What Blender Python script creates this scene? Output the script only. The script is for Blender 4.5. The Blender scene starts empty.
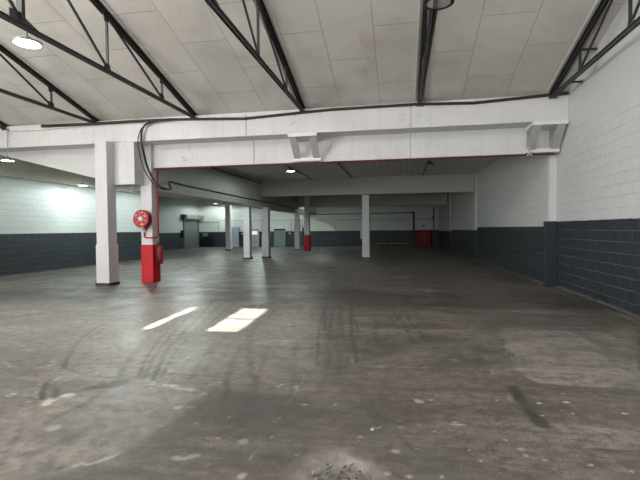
import bpy, bmesh, math, random
import numpy as np
from mathutils import Vector, Matrix
C = bpy.context.scene.collection
PI = math.pi

# ------------------------------------------------------------------ camera
CAM_H = 1.47
cam_d = bpy.data.cameras.new('camera'); cam = bpy.data.objects.new('camera', cam_d); C.objects.link(cam)
cam_d.sensor_width = 36.0; cam_d.lens = 444.0/640*36.0; cam_d.clip_end = 200
_a, _p, _r = math.radians(10.4013), math.radians(1.4483), 0.0095
fw = Vector((-math.sin(_a)*math.cos(_p), math.cos(_a)*math.cos(_p), -math.sin(_p)))
r0 = Vector((math.cos(_a), math.sin(_a), 0)); u0 = r0.cross(fw)
rr = (r0*math.cos(_r) - u0*math.sin(_r)).normalized(); uu = rr.cross(fw)
m4 = Matrix((rr, uu, -fw)).transposed().to_4x4(); m4.translation = (0, 0, CAM_H)
cam.matrix_world = m4
bpy.context.scene.camera = cam

# ------------------------------------------------------------------ world, sun, daylight, exposure
sc = bpy.context.scene
w = bpy.data.worlds.new('world'); sc.world = w; w.use_nodes = True
wn = w.node_tree.nodes; wn.clear()
bg = wn.new('ShaderNodeBackground'); wo = wn.new('ShaderNodeOutputWorld')
bg.inputs[0].default_value = (0.80, 0.90, 1.0, 1); bg.inputs[1].default_value = 1.0
w.node_tree.links.new(bg.outputs[0], wo.inputs[0])
sc.view_settings.view_transform = 'Standard'; sc.view_settings.look = 'None'
sc.view_settings.gamma = 1; sc.view_settings.use_curve_mapping = False
sc.view_settings.exposure = 0.6
sc.cycles.use_denoising = True; sc.cycles.max_bounces = 8; sc.cycles.diffuse_bounces = 6
sc.cycles.sample_clamp_indirect = 4.0

def sun(dirv, power, col):
    d = bpy.data.lights.new('sun', 'SUN'); d.energy = power; d.color = col; d.angle = 0.014
    o = bpy.data.objects.new('sun', d); C.objects.link(o)
    o.rotation_euler = Vector(dirv).to_track_quat('-Z', 'Y').to_euler(); o.location = (-8, -4, 14)
def area(name, loc, dirv, sx, sy, power, col):
    d = bpy.data.lights.new(name, 'AREA'); d.shape = 'RECTANGLE'; d.size = sx; d.size_y = sy
    d.energy = power; d.color = col
    o = bpy.data.objects.new(name, d); C.objects.link(o); o.location = loc
    o.rotation_euler = Vector(dirv).to_track_quat('-Z', 'Y').to_euler()
sun((.20, .43, -1), 20.0, (1, .97, .92))
# added uplights at unseen back and side openings; area lights for unseen roof lights
area('added_back_uplight', (-4.0, -7.3, 2.3), (0, .36, 1), 14.0, 4.0, 470, (1, .98, .95))  # tilted up to brighten the roof lining
area('added_side_uplight', (-12.6, -1.6, 2.1), (.8, .1, .95), 8.0, 3.6, 1000, (1, .98, .95))  # unseen side source, added to light ceiling and header
area('daylight_roof_light', (-8.6, 1.4, 6.4), (.1, .5, -1), 5.0, 2.6, 330, (1, .985, .96))
area('daylight_roof_light', (0.6, 0.3, 6.4), (0, .45, -1), 3.0, 2.2, 130, (1, .985, .96))

# ------------------------------------------------------------------ materials
def newmat(name):
    m = bpy.data.materials.new(name); m.use_nodes = True
    nt = m.node_tree; b = nt.nodes['Principled BSDF']
    return m, nt, b
def N(nt, t, **k):
    n = nt.nodes.new(t)
    for a, v in k.items(): setattr(n, a, v)
    return n
def L(nt, a, b): nt.links.new(a, b)
def mixc(nt, fac, A, B, mode='MIX'):
    n = N(nt, 'ShaderNodeMix', data_type='RGBA', blend_type=mode)
    for s, v in ((n.inputs[0], fac), (n.inputs[6], A), (n.inputs[7], B)):
        if hasattr(v, 'is_linked'): L(nt, v, s)
        elif isinstance(v, (int, float)): s.default_value = v
        else: s.default_value = (*v, 1)
    return n.outputs[2]
def math_(nt, op, a, b=0.0, c=0.0, clamp=False):
    n = N(nt, 'ShaderNodeMath', operation=op); n.use_clamp = clamp
    for i, v in enumerate((a, b, c)):
        if hasattr(v, 'is_linked'): L(nt, v, n.inputs[i])
        else: n.inputs[i].default_value = v
    return n.outputs[0]
def ramp(nt, src, stops):
    n = N(nt, 'ShaderNodeValToRGB'); L(nt, src, n.inputs[0])
    e = n.color_ramp.elements
    while len(e) < len(stops): e.new(0.5)
    for k, (p, c) in enumerate(stops):
        e[k].position = p; e[k].color = (c, c, c, 1) if isinstance(c, (int, float)) else (*c, 1)
    return n.outputs[0]
def noise(nt, vec, scale, detail=4, rough=.55, dist=0):
    n = N(nt, 'ShaderNodeTexNoise'); L(nt, vec, n.inputs['Vector'])
    n.inputs['Scale'].default_value = scale; n.inputs['Detail'].default_value = detail
    n.inputs['Roughness'].default_value = rough; n.inputs['Distortion'].default_value = dist
    return n.outputs[0]
def obco(nt): return N(nt, 'ShaderNodeNewGeometry').outputs['Position'] if False else N(nt, 'ShaderNodeTexCoord').outputs['Object']
def mapping(nt, vec, scale=(1, 1, 1), loc=(0, 0, 0)):
    n = N(nt, 'ShaderNodeMapping'); L(nt, vec, n.inputs[0])
    n.inputs['Scale'].default_value = scale; n.inputs['Location'].default_value = loc
    return n.outputs[0]
def bump(nt, b, h, strength=.3, dist=.01):
    n = N(nt, 'ShaderNodeBump'); n.inputs['Strength'].default_value = strength; n.inputs['Distance'].default_value = dist
    L(nt, h, n.inputs['Height']); L(nt, n.outputs[0], b.inputs['Normal'])

def plain(name, col, rough=.5, metal=0, var=.12, scale=6, emit=None):
    m, nt, b = newmat(name)
    v = obco(nt); n = noise(nt, v, scale)
    lo = tuple(c*(1-var) for c in col); hi = tuple(min(1, c*(1+var)) for c in col)
    L(nt, mixc(nt, n, lo, hi), b.inputs['Base Color'])
    b.inputs['Roughness'].default_value = rough; b.inputs['Metallic'].default_value = metal
    if emit:
        b.inputs['Emission Color'].default_value = (*emit[0], 1); b.inputs['Emission Strength'].default_value = emit[1]
    return m

def paint(name, col, grime=.5, boards=0.0):
    """painted concrete: faint dirt runs, small chips; boards > 0 adds shutter-board marks along Z"""
    m, nt, b = newmat(name); v = obco(nt)
    n1 = noise(nt, v, 1.3, 5, .6); n2 = noise(nt, mapping(nt, v, (9, 9, 1.2)), 1.0, 5, .6)
    c = mixc(nt, ramp(nt, n1, [(.35, 0), (.75, grime*.35)]), col, tuple(q*.72 for q in col))
    c = mixc(nt, ramp(nt, n2, [(.5, 0), (.8, grime*.35)]), c, tuple(q*.62 for q in col))
    chips = ramp(nt, noise(nt, v, 14, 6, .7), [(.66, 0), (.70, grime*.5)])
    c = mixc(nt, chips, c, tuple(q*.42 for q in col))
    h = noise(nt, v, 22, 4, .6)
    vo = N(nt, 'ShaderNodeTexVoronoi'); L(nt, v, vo.inputs['Vector']); vo.inputs['Scale'].default_value = 9
    dots = math_(nt, 'LESS_THAN', vo.outputs['Distance'], math_(nt, 'MULTIPLY', math_(nt, 'SUBTRACT', n1, .44), .9))
    c = mixc(nt, math_(nt, 'MULTIPLY', dots, grime*.55), c, tuple(q*.2 for q in col))
    if boards:
        wv = N(nt, 'ShaderNodeTexWave', wave_type='BANDS', bands_direction='X'); L(nt, mapping(nt, v, (1, 0, 0)), wv.inputs[0])
        wv.inputs['Scale'].default_value = 2.6
        k = ramp(nt, wv.outputs[1], [(0.0, 1), (.07, 0)])
        c = mixc(nt, math_(nt, 'MULTIPLY', k, boards*.22), c, tuple(q*.5 for q in col))
        h = math_(nt, 'SUBTRACT', h, math_(nt, 'MULTIPLY', k, boards))
    L(nt, c, b.inputs['Base Color']); b.inputs['Roughness'].default_value = .55
    bump(nt, b, h, .25, .01)
    return m

DARK = (.025, .032, .039)
def blockwall(name, axis, band, white=(.70, .71, .70), smooth_above=99.0, joint=.6, dark=DARK):
    """painted concrete block 400 x 200; dark paint up to z = band; plaster above smooth_above"""
    m, nt, b = newmat(name); v = obco(nt)
    s = N(nt, 'ShaderNodeSeparateXYZ'); L(nt, v, s.inputs[0])
    z = s.outputs[2]
    cb = N(nt, 'ShaderNodeCombineXYZ'); L(nt, math_(nt, 'ADD', s.outputs[0], s.outputs[1]), cb.inputs[0]); L(nt, z, cb.inputs[1])
    wob = noise(nt, v, 3.0, 3); 
    vec = N(nt, 'ShaderNodeVectorMath', operation='ADD'); L(nt, cb.outputs[0], vec.inputs[0])
    wc = N(nt, 'ShaderNodeCombineXYZ'); L(nt, math_(nt, 'MULTIPLY', wob, .012), wc.inputs[1]); L(nt, wc.outputs[0], vec.inputs[1])
    br = N(nt, 'ShaderNodeTexBrick'); L(nt, vec.outputs[0], br.inputs['Vector'])
    br.inputs['Scale'].default_value = 1; br.inputs['Mortar Size'].default_value = .009
    br.inputs['Mortar Smooth'].default_value = .35; br.inputs['Brick Width'].default_value = .40; br.inputs['Row Height'].default_value = .20
    br.inputs['Color1'].default_value = (0, 0, 0, 1); br.inputs['Color2'].default_value = (1, 1, 1, 1); br.inputs['Mortar'].default_value = (.5, .5, .5, 1)
    mort = br.outputs['Fac']
    if smooth_above < 50:
        msk = math_(nt, 'LESS_THAN', z, smooth_above)
        mort = math_(nt, 'MULTIPLY', mort, msk)
    perb = br.outputs['Color']
    # white part
    n1 = noise(nt, v, .9, 5, .6)
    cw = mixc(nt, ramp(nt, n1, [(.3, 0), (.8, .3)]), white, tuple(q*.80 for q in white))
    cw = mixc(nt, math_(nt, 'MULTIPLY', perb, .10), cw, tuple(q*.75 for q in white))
    patchy = ramp(nt, noise(nt, v, 1.6, 4, .6), [(.42, .08), (.64, .6)])
    cw = mixc(nt, math_(nt, 'MULTIPLY', mort, patchy), cw, tuple(q*.62 for q in white))
    # dark part, paint worn off the joints in places
    n3 = noise(nt, v, 2.2, 5, .65)
    cd = mixc(nt, math_(nt, 'MULTIPLY', perb, .45), dark, tuple(q*1.5 for q in dark))
    cd = mixc(nt, ramp(nt, n3, [(.35, 0), (.8, .6)]), cd, tuple(q*.6 for q in dark))
    worn = ramp(nt, noise(nt, mapping(nt, v, (2.2, 2.2, 7)), 1.0, 5, .7), [(.36, .10), (.60, .9)])
    cd = mixc(nt, math_(nt, 'MULTIPLY', math_(nt, 'MULTIPLY', mort, joint), worn), cd, (.19, .21, .22))
    scuff = ramp(nt, noise(nt, mapping(nt, v, (3, 3, 16)), 1.0, 6, .7), [(.68, 0), (.74, .35)])
    cd = mixc(nt, scuff, cd, (.16, .17, .18))
    dust = math_(nt, 'MULTIPLY', math_(nt, 'LESS_THAN', z, math_(nt, 'MULTIPLY_ADD', n3, .16, -.035)), .55)
    cd = mixc(nt, dust, cd, (.17, .165, .155))
    edge = math_(nt, 'MULTIPLY_ADD', noise(nt, v, 5, 3), .02, band-.01)
    isw = math_(nt, 'GREATER_THAN', z, edge)
    L(nt, mixc(nt, isw, cd, cw), b.inputs['Base Color'])
    b.inputs['Roughness'].default_value = .5
    h = math_(nt, 'SUBTRACT', math_(nt, 'MULTIPLY', noise(nt, v, 30, 4), .35), math_(nt, 'MULTIPLY', mort, 1.0))
    bump(nt, b, h, .7, .008)
    return m

def roofboard(name):
    m, nt, b = newmat(name); v = obco(nt)
    s = N(nt, 'ShaderNodeSeparateXYZ'); L(nt, v, s.inputs[0])
    cb = N(nt, 'ShaderNodeCombineXYZ')
    L(nt, math_(nt, 'SUBTRACT', s.outputs[1], 9.275-17.5), cb.inputs[0]); L(nt, math_(nt, 'ADD', s.outputs[0], 2.42+19.2), cb.inputs[1])
    br = N(nt, 'ShaderNodeTexBrick'); L(nt, cb.outputs[0], br.inputs['Vector'])
    br.inputs['Scale'].default_value = 1; br.inputs['Mortar Size'].default_value = .005; br.inputs['Mortar Smooth'].default_value = .3
    br.inputs['Brick Width'].default_value = 1.75; br.inputs['Row Height'].default_value = .96
    br.inputs['Color1'].default_value = (0, 0, 0, 1); br.inputs['Color2'].default_value = (1, 1, 1, 1); br.inputs['Mortar'].default_value = (.5, .5, .5, 1)
    col = (.72, .69, .64)
    c = mixc(nt, math_(nt, 'MULTIPLY', br.outputs['Color'], .45), col, tuple(q*.80 for q in col))
    c = mixc(nt, ramp(nt, noise(nt, v, .7, 5, .6, .6), [(.4, 0), (.7, .8)]), c, tuple(q*.74 for q in col))
    c = mixc(nt, ramp(nt, noise(nt, mapping(nt, v, (1.1, .6, 1)), 1.1, 6, .62, .3), [(.55, 0), (.70, .5)]), c, (.48, .40, .31))
    c = mixc(nt, ramp(nt, noise(nt, v, 18, 5, .7), [(.68, 0), (.74, .25)]), c, (.30, .26, .22))
    fl = math_(nt, 'MULTIPLY', br.outputs['Fac'], .75)
    c = mixc(nt, fl, c, (.10, .09, .075))
    L(nt, c, b.inputs['Base Color']); b.inputs['Roughness'].default_value = .75
    bump(nt, b, math_(nt, 'SUBTRACT', math_(nt, 'MULTIPLY', noise(nt, v, 2.5, 4), .5), br.outputs['Fac']), .5, .01)
    return m

def ribbed(name, col):
    m, nt, b = newmat(name); v = obco(nt)
    wv = N(nt, 'ShaderNodeTexWave', wave_type='BANDS', bands_direction='X'); L(nt, v, wv.inputs[0]); wv.inputs['Scale'].default_value = 1.25
    k = ramp(nt, wv.outputs[1], [(0, 1), (.15, 0)])
    c = mixc(nt, math_(nt, 'MULTIPLY', k, .35), col, tuple(q*.45 for q in col))
    c = mixc(nt, ramp(nt, noise(nt, v, .8, 4), [(.4, 0), (.8, .4)]), c, tuple(q*.7 for q in col))
    L(nt, c, b.inputs['Base Color']); b.inputs['Roughness'].default_value = .7
    bump(nt, b, wv.outputs[1], .5, .02)
    return m

def concrete_floor():
    m, nt, b = newmat('floor_concrete'); v = obco(nt)
    big = noise(nt, v, .28, 4, .55, .6); mid = noise(nt, v, 1.5, 6, .62, .5); fine = noise(nt, v, 9, 8, .68)
    grain = noise(nt, v, 70, 3, .7)
    swp = noise(nt, mapping(nt, v, (.45, 2.4, 1)), 1.0, 6, .65, .7)      # broad mopping / traffic bands
    base, hi, lo = (.172, .149, .129), (.36, .322, .286), (.072, .061, .052)
    c = mixc(nt, ramp(nt, mid, [(.42, .0), (.62, .65)]), base, hi)
    c = mixc(nt, ramp(nt, big, [(.42, .6), (.58, 0)]), c, lo)
    c = mixc(nt, ramp(nt, swp, [(.50, 0), (.66, .55)]), c, hi)
    c = mixc(nt, ramp(nt, swp, [(.34, .6), (.47, 0)]), c, lo)
    c = mixc(nt, ramp(nt, fine, [(.38, .6), (.54, 0)]), c, lo)
    c = mixc(nt, ramp(nt, fine, [(.56, 0), (.70, .35)]), c, hi)
    c = mixc(nt, ramp(nt, grain, [(.40, .55), (.54, 0)]), c, lo)
    c = mixc(nt, ramp(nt, noise(nt, v, 38, 4, .7), [(.60, 0), (.70, .5)]), c, hi)
    c = mixc(nt, ramp(nt, noise(nt, v, 4.2, 6, .75, .3), [(.30, .7), (.44, 0)]), c, lo)
    grn = ramp(nt, noise(nt, v, .55, 3), [(.52, 0), (.66, .5)])
    c = mixc(nt, grn, c, (.115, .122, .092))
    # faint curving tyre swirls
    for (sx, sy, ox, th, st) in ((.16, .75, 3.1, .004, .7), (.11, .5, 7.7, .003, .65), (.3, .6, 12.3, .003, .5)):
        n = noise(nt, mapping(nt, v, (sx*2, sy*2, 1), (ox, ox*.7, 0)), 1.0, 1.5, .4, 1.4)
        d = math_(nt, 'ABSOLUTE', math_(nt, 'SUBTRACT', math_(nt, 'FRACT', math_(nt, 'MULTIPLY', n, 9.0)), .5))
        k = math_(nt, 'MULTIPLY', ramp(nt, d, [(0, st), (.07, 0)]), ramp(nt, mid, [(.42, 0), (.6, 1)]))
        c = mixc(nt, k, c, lo)
    # paint flecks
    vo = N(nt, 'ShaderNodeTexVoronoi'); L(nt, mapping(nt, v, (1, .8, 1)), vo.inputs['Vector']); vo.inputs['Scale'].default_value = 7
    fl = math_(nt, 'LESS_THAN', math_(nt, 'ADD', vo.outputs['Distance'], math_(nt, 'MULTIPLY', fine, .22)), .135)
    fl = math_(nt, 'MULTIPLY', fl, math_(nt, 'GREATER_THAN', noise(nt, v, .8, 2), .50))
    c = mixc(nt, math_(nt, 'MULTIPLY', fl, .55), c, (.42, .40, .37))
    vo = N(nt, 'ShaderNodeTexVoronoi'); L(nt, v, vo.inputs['Vector']); vo.inputs['Scale'].default_value = 17
    fl = math_(nt, 'LESS_THAN', vo.outputs['Distance'], math_(nt, 'MULTIPLY', math_(nt, 'SUBTRACT', noise(nt, v, 2.2, 3), .42), .32))
    c = mixc(nt, math_(nt, 'MULTIPLY', fl, .35), c, (.36, .34, .31))
    # mapped marks: scrapes, patches, spills, chips, and painted floor sheen
    at = N(nt, 'ShaderNodeAttribute', attribute_name='wear_and_sheen'); sp = N(nt, 'ShaderNodeSeparateColor'); L(nt, at.outputs['Color'], sp.inputs[0])
    br_ = math_(nt, 'MULTIPLY', math_(nt, 'MULTIPLY_ADD', fine, 1.5, .25), sp.outputs[0])
    c = mixc(nt, math_(nt, 'MINIMUM', br_, 1.0), c, (.60, .565, .515))
    c = mixc(nt, math_(nt, 'MULTIPLY', sp.outputs[1], 2.2, clamp=True), c, (.036, .032, .029))
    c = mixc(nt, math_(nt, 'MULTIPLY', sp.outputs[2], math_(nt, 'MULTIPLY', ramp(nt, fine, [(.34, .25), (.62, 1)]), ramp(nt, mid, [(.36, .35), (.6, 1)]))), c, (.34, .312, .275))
    L(nt, c, b.inputs['Base Color'])
    r = ramp(nt, mid, [(.36, .34), (.64, .60)])
    L(nt, r, b.inputs['Roughness']); b.inputs['Specular IOR Level'].default_value = .5
    bump(nt, b, math_(nt, 'ADD', math_(nt, 'MULTIPLY', fine, .6), math_(nt, 'MULTIPLY', grain, .25)), .35, .012)
    return m

M = dict(
 white=paint('painted_white_concrete', (.66, .652, .645), .9),
 header=paint('board_marked_white_concrete', (.66, .652, .645), 1.0, .35),
 crossbeam=paint('grey_cream_cross_beam', (.40, .395, .35), .5),
 beam=paint('cream_painted_beam', (.54, .54, .49), .5),
 column=paint('white_column_paint', (.63, .62, .63), .6),
 red=plain('red_gloss_paint', (.50, .004, .012), .6, 0, .2, 4),
 reddk=plain('red_oxide_pipe', (.10, .012, .014), .5, 0, .25, 5),
 redreel=plain('red_reel_enamel', (.33, .012, .025), .45, 0, .12, 9),
 steel=plain('dark_truss_paint', (.026, .026, .027), .45, 0, .35, 5),
 steel2=plain('lit_truss_paint', (.055, .055, .056), .5, 0, .3, 5),  # lighter copy of the truss paint; light on bottom chords put into colour
 black=plain('black_rubber', (.012, .012, .013), .5),
 cable=plain('black_cable_sheath', (.014, .014, .016), .4),
 maroon=plain('maroon_pipe', (.030, .014, .014), .5),
 skirt=plain('dark_skirting_paint', (.03, .032, .045), .5),
 bracket=plain('grey_steel_leg_shade', (.42, .41, .395), .5, 0, .1, 8),  # grey steel; on bracket legs the shade is put into this colour
 brackettop=plain('pale_bracket_plate', (.74, .735, .72), .5, 0, .1, 8),
 metal=plain('galvanised_metal', (.42, .42, .42), .4, .6),
 lamp=plain('lamp_housing_metal', (.22, .22, .22), .4, .5),
 lampblk=plain('black_lamp_housing', (.02, .02, .02), .4),
 glow=plain('lit_lamp_disc', (.9, .95, .95), .4, 0, 0, 1, ((.86, 1, .97), 14.0)),
 dull=plain('unlit_lamp_disc', (.55, .54, .50), .4),
 yellow=plain('yellow_sticker', (.8, .5, .04), .5),
 label=plain('white_sticker', (.75, .72, .72), .5),
 shutter=plain('grey_shutter_slats', (.19, .21, .215), .45, .3),
 doorblue=plain('pale_blue_door_paint', (.34, .40, .46), .5),
 doorgreen=plain('grey_green_door_paint', (.20, .25, .25), .5),
 doorpink=plain('faded_cream_door_paint', (.42, .36, .33), .5),
 pane=plain('lit_door_window', (.7, .72, .7), .2, 0, 0, 1, ((.9, 1, .95), .55)),
 cabinet=plain('faded_red_cabinet', (.20, .020, .010), .7, 0, .3, 3),
 bench=plain('yellow_bench_wood', (.28, .20, .035), .55),
 rubble=plain('broken_concrete', (.17, .155, .14), .85, 0, .5, 14),
 batten=plain('pale_batten', (.66, .65, .62), .6),
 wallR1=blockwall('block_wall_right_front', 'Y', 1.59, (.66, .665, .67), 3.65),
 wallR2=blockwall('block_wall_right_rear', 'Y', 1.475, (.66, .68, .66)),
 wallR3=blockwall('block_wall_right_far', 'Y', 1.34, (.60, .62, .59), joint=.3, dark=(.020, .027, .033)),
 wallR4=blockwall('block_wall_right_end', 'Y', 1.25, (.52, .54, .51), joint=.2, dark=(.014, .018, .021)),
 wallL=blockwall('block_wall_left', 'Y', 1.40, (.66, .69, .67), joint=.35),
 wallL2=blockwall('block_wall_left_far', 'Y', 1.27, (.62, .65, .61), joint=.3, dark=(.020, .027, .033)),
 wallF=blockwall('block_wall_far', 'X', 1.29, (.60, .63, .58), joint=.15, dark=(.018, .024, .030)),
 wallB=blockwall('block_wall_back', 'X', 1.59),
 step=blockwall('block_wall_step', 'X', 1.59, (.70, .71, .70)),
 roof=roofboard('roof_lining_board'), ribs=ribbed('ribbed_ceiling_sheet', (.68, .67, .62)),
 floor=concrete_floor(),
)

# ------------------------------------------------------------------ geometry helpers
class MB:
    def __init__(s): s.bm = bmesh.new()
    def box(s, x0, x1, y0, y1, z0, z1):
        vs = [s.bm.verts.new(p) for p in ((x0,y0,z0),(x1,y0,z0),(x1,y1,z0),(x0,y1,z0),(x0,y0,z1),(x1,y0,z1),(x1,y1,z1),(x0,y1,z1))]
        for f in ((0,3,2,1),(4,5,6,7),(0,1,5,4),(1,2,6,5),(2,3,7,6),(3,0,4,7)): s.bm.faces.new([vs[i] for i in f])
        return s
    def frame(s, a, b, up=(0,0,1)):
        a, b = Vector(a), Vector(b); d = (b-a).normalized(); up = Vector(up)
        if abs(d.dot(up)) > .98: up = Vector((1,0,0))
        x = d.cross(up).normalized(); y = x.cross(d)
        return a, b, x, y
    def bar(s, a, b, w_, h_, up=(0,0,1), ox=0, oy=0):
        a, b, x, y = s.frame(a, b, up); vs = []
        for p in (a, b):
            for i, j in ((-1,-1),(1,-1),(1,1),(-1,1)): vs.append(s.bm.verts.new(p + x*(ox+i*w_/2) + y*(oy+j*h_/2)))
        for f in ((3,2,1,0),(4,5,6,7),(0,1,5,4),(1,2,6,5),(2,3,7,6),(3,0,4,7)): s.bm.faces.new([vs[i] for i in f])
        return s
    def prism(s, pts, off):
        """closed polygon extruded by vector off"""
        off = Vector(off); A = [s.bm.verts.new(p) for p in pts]; B = [s.bm.verts.new(Vector(p)+off) for p in pts]
        n = len(pts); s.bm.faces.new(A[::-1]); s.bm.faces.new(B)
        for i in range(n): s.bm.faces.new((A[i], A[(i+1)%n], B[(i+1)%n], B[i]))
        bmesh.ops.recalc_face_normals(s.bm, faces=s.bm.faces[:]); return s
    def tube(s, pts, r, seg=10):
        pts = [Vector(p) for p in pts]; rings = []
        up = Vector((0,0,1))
        for i, p in enumerate(pts):
            d = (pts[min(i+1,len(pts)-1)] - pts[max(i-1,0)]).normalized()
            u = up if abs(d.dot(up)) < .95 else Vector((1,0,0)) if i == 0 else lastx
            x = d.cross(u).normalized() if abs(d.dot(u)) < .999 else Vector((1,0,0)); y = x.cross(d); lastx = x if False else Vector((0,1,0))
            if i and rings:
                # keep rings aligned with the previous one
                px = prevx - d*prevx.dot(d)
                if px.length > 1e-4: x = px.normalized(); y = x.cross(d)
            prevx = x
            rings.append([s.bm.verts.new(p + (x*math.cos(t)+y*math.sin(t))*r) for t in (2*PI*k/seg for k in range(seg))])
        for A, B in zip(rings, rings[1:]):
            for k in range(seg): s.bm.faces.new((A[k], A[(k+1)%seg], B[(k+1)%seg], B[k]))
        s.bm.faces.new(rings[0][::-1]); s.bm.faces.new(rings[-1])
        bmesh.ops.recalc_face_normals(s.bm, faces=s.bm.faces[:]); return s
    def lathe(s, prof, o=(0,0,0), axis=(0,0,1), seg=28):
        o = Vector(o); d = Vector(axis).normalized(); u = Vector((0,0,1)) if abs(d.z) < .9 else Vector((1,0,0))
        x = d.cross(u).normalized(); y = x.cross(d); rings = []
        for r, h in prof:
            if r < 1e-6: rings.append([s.bm.verts.new(o+d*h)])
            else: rings.append([s.bm.verts.new(o + d*h + (x*math.cos(t)+y*math.sin(t))*r) for t in (2*PI*k/seg for k in range(seg))])
        for A, B in zip(rings, rings[1:]):
            if len(A) == 1 and len(B) == 1: continue
            for k in range(seg):
                k2 = (k+1) % seg
                if len(A) == 1: s.bm.faces.new((A[0], B[k2], B[k]))
                elif len(B) == 1: s.bm.faces.new((A[k], A[k2], B[0]))
                else: s.bm.faces.new((A[k], A[k2], B[k2], B[k]))
        bmesh.ops.recalc_face_normals(s.bm, faces=s.bm.faces[:]); return s
    def build(s, name, mat, parent=None, smooth=False, bevel=0):
        me = bpy.data.meshes.new(name); s.bm.to_mesh(me); s.bm.free()
        o = bpy.data.objects.new(name, me); C.objects.link(o); me.materials.append(mat)
        if smooth:
            for p in me.polygons: p.use_smooth = True
            me.set_sharp_from_angle(angle=.7)
        if bevel:
            b = o.modifiers.new('bevel', 'BEVEL'); b.width = bevel; b.segments = 2; b.limit_method = 'ANGLE'
        if parent: 
            o.parent = parent; p = parent; t = Vector((0, 0, 0))
            while p: t += p.location; p = p.parent
            o.location = -t
        return o
def bx(*a): return MB().box(*a)
def tag(o, label, cat, group=None, kind=None):
    o['label'] = label; o['category'] = cat
    if group: o['group'] = group
    if kind: o['kind'] = kind
    return o
def empty(name, loc, label, cat, group=None):
    o = bpy.data.objects.new(name, None); C.objects.link(o); o.location = loc; o.empty_display_size = .2
    return tag(o, label, cat, group)
def struct(name, mb, mat, parent=None, **k):
    o = mb.build(name, mat, parent, **k)
    if not parent: o['kind'] = 'structure'
    return o
def smooth_path(pts, n=6):
    pts = [Vector(p) for p in pts]; out = []
    P = [pts[0]*2-pts[1]] + pts + [pts[-1]*2-pts[-2]]
    for i in range(1, len(P)-2):
        a, b, c, d = P[i-1:i+3]
        for k in range(n):
            t = k/n; out.append(.5*((2*b)+(c-a)*t+(2*a-5*b+4*c-d)*t*t+(3*b-a-3*c+d)*t**3))
    out.append(pts[-1]); return out
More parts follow.
